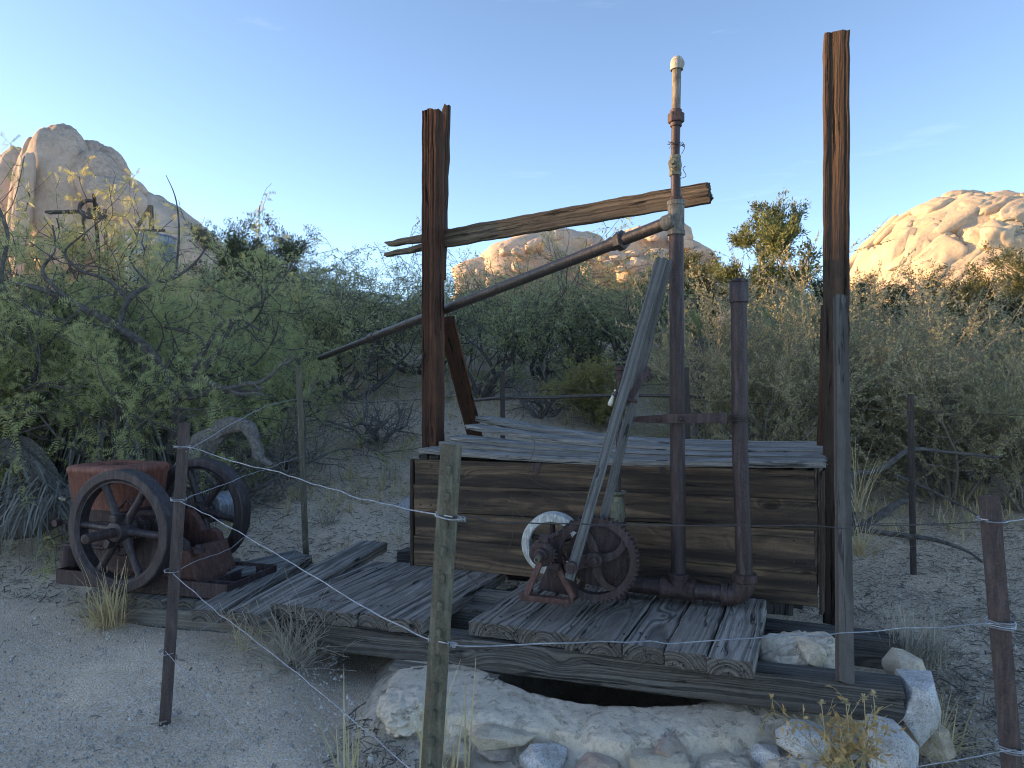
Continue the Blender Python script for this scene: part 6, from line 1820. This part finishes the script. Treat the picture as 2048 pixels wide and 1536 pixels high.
plank("board", dn(220, 16), at(210, 418, 16), 0.06, 0.05, M['cross'], der, up=(0, -1, 0), seg=3, seed=404)

# ================================================================== ground litter
def in_path(x, y):
    return y < 4.55 - 0.25 * (x + 1.5) and x < -0.75
def scatter():
    g = np.random.default_rng(99)
    # twigs
    V_, F_ = [], []
    n = 0
    def ok(x, y):
        if abs(x / y) > 0.80: return False
        d = math.hypot(x - WELL[0], y - WELL[1])
        return d > 1.5 or (y > 5.3)
    tries = 0
    while n < 34000 and tries < 220000:
        tries += 1
        y = 2.2 + 11.5 * g.random() ** 1.3; x = g.uniform(-0.8, 0.8) * y
        if not ok(x, y): continue
        pth = in_path(x, y)
        if pth and g.random() > 0.012: continue
        z = ground_z(x, y) + 0.012 * g.random() + 0.004
        L = g.gamma(1.6, 0.018) + 0.012; a = g.uniform(0, 3.14159); r = g.uniform(0.0012, 0.0026) * (1 + L * 6)
        L = min(L, 0.25)
        dx, dy, dz = math.cos(a) * L / 2, math.sin(a) * L / 2, g.normal(0, 0.12) * L
        mx, my = g.normal(0, 0.08, 2) * L
        b = len(V_)
        for (px, py, pz) in ((x - dx, y - dy, z - dz), (x + mx, y + my, z + 0.002), (x + dx, y + dy, z + dz)):
            V_ += [(px - math.sin(a) * r, py + math.cos(a) * r, pz), (px + math.sin(a) * r, py - math.cos(a) * r, pz), (px, py, pz + r * 1.5)]
        for q in (0, 3):
            for k in range(3):
                k2 = (k + 1) % 3
                F_.append((b + q + k, b + q + k2, b + q + 3 + k2, b + q + 3 + k))
        n += 1
    o = new_obj("fallen_twigs", fast_mesh("fallen_twigs", V_, F_, M['twig'])); tag(o, "fallen twigs and bark litter strewn over the ground", "twigs", kind="stuff")
    # grit
    V_, F_ = [], []
    tet = np.array([(1, 0, -0.5), (-0.5, 0.87, -0.5), (-0.5, -0.87, -0.5), (0.1, 0.1, 0.9)])
    n = 0
    while n < 46000:
        y = 2.1 + 6.0 * g.random() ** 1.6; x = g.uniform(-0.8, 0.8) * y
        if not ok(x, y): continue
        s = 0.0028 + g.gamma(1.4, 0.0016)
        if g.random() < 0.012: s *= 2.2
        z = ground_z(x, y)
        a = g.uniform(0, 6.28); c_, s_ = math.cos(a), math.sin(a)
        t = tet * s * g.uniform(0.6, 1.3, (4, 3)); b = len(V_)
        for q in t: V_.append((x + q[0] * c_ - q[1] * s_, y + q[0] * s_ + q[1] * c_, z + q[2] + s * 0.4 + 0.004))
        F_ += [(b, b + 1, b + 3), (b + 1, b + 2, b + 3), (b + 2, b, b + 3)]
        n += 1
    o = new_obj("gravel", fast_mesh("gravel", V_, F_, M['pebble'])); tag(o, "pale grit and small gravel over the sand", "gravel", kind="stuff")
    # straw litter
    V_, F_ = [], []
    n = 0
    while n < 7000:
        y = 2.6 + 9 * g.random() ** 1.3; x = g.uniform(-0.8, 0.8) * y
        if not ok(x, y) or (in_path(x, y) and g.random() > 0.04): continue
        z = ground_z(x, y) + 0.008 + 0.015 * g.random(); L = g.uniform(0.02, 0.09); a = g.uniform(0, 6.28); w = g.uniform(0.001, 0.0025)
        e = g.uniform(-0.1, 0.5); dx, dy, dz = math.cos(a) * L * math.cos(e), math.sin(a) * L * math.cos(e), math.sin(e) * L
        b = len(V_); V_ += [(x - math.sin(a) * w, y + math.cos(a) * w, z), (x + math.sin(a) * w, y - math.cos(a) * w, z + 0.002), (x + dx, y + dy, z + dz + 0.002)]
        F_.append((b, b + 1, b + 2)); n += 1
    # short dry grass growing in loose patches up the slope
    gv, gf = [], []
    k = 0
    while k < 2300:
        y = 5.6 + 10 * g.random(); x = g.uniform(-0.75, 0.75) * y
        if not ok(x, y) or (abs(x - 0.6) < 1.6 and y < 6.2): continue
        if mnoise.noise(Vector((x * 0.8, y * 0.8, 2))) < -0.05: continue
        v_, f_ = blades(8, 0.17, 0.006, (0.5, 1.5), g, (x, y, ground_z(x, y) - 0.01), 0.5, 2, 0.5)
        gf.append(f_ + k * len(v_)); gv.append(v_); k += 1
    og = new_obj("dry_grass", fast_mesh("dry_grass", np.concatenate(gv), np.concatenate(gf), M['straw'])); tag(og, "thin dry grass scattered over the slope", "grass", kind="stuff")
    o = new_obj("straw_litter", fast_mesh("straw_litter", V_, F_, M['straw_grey'])); tag(o, "broken straw scattered over the ground", "straw", kind="stuff")
scatter()
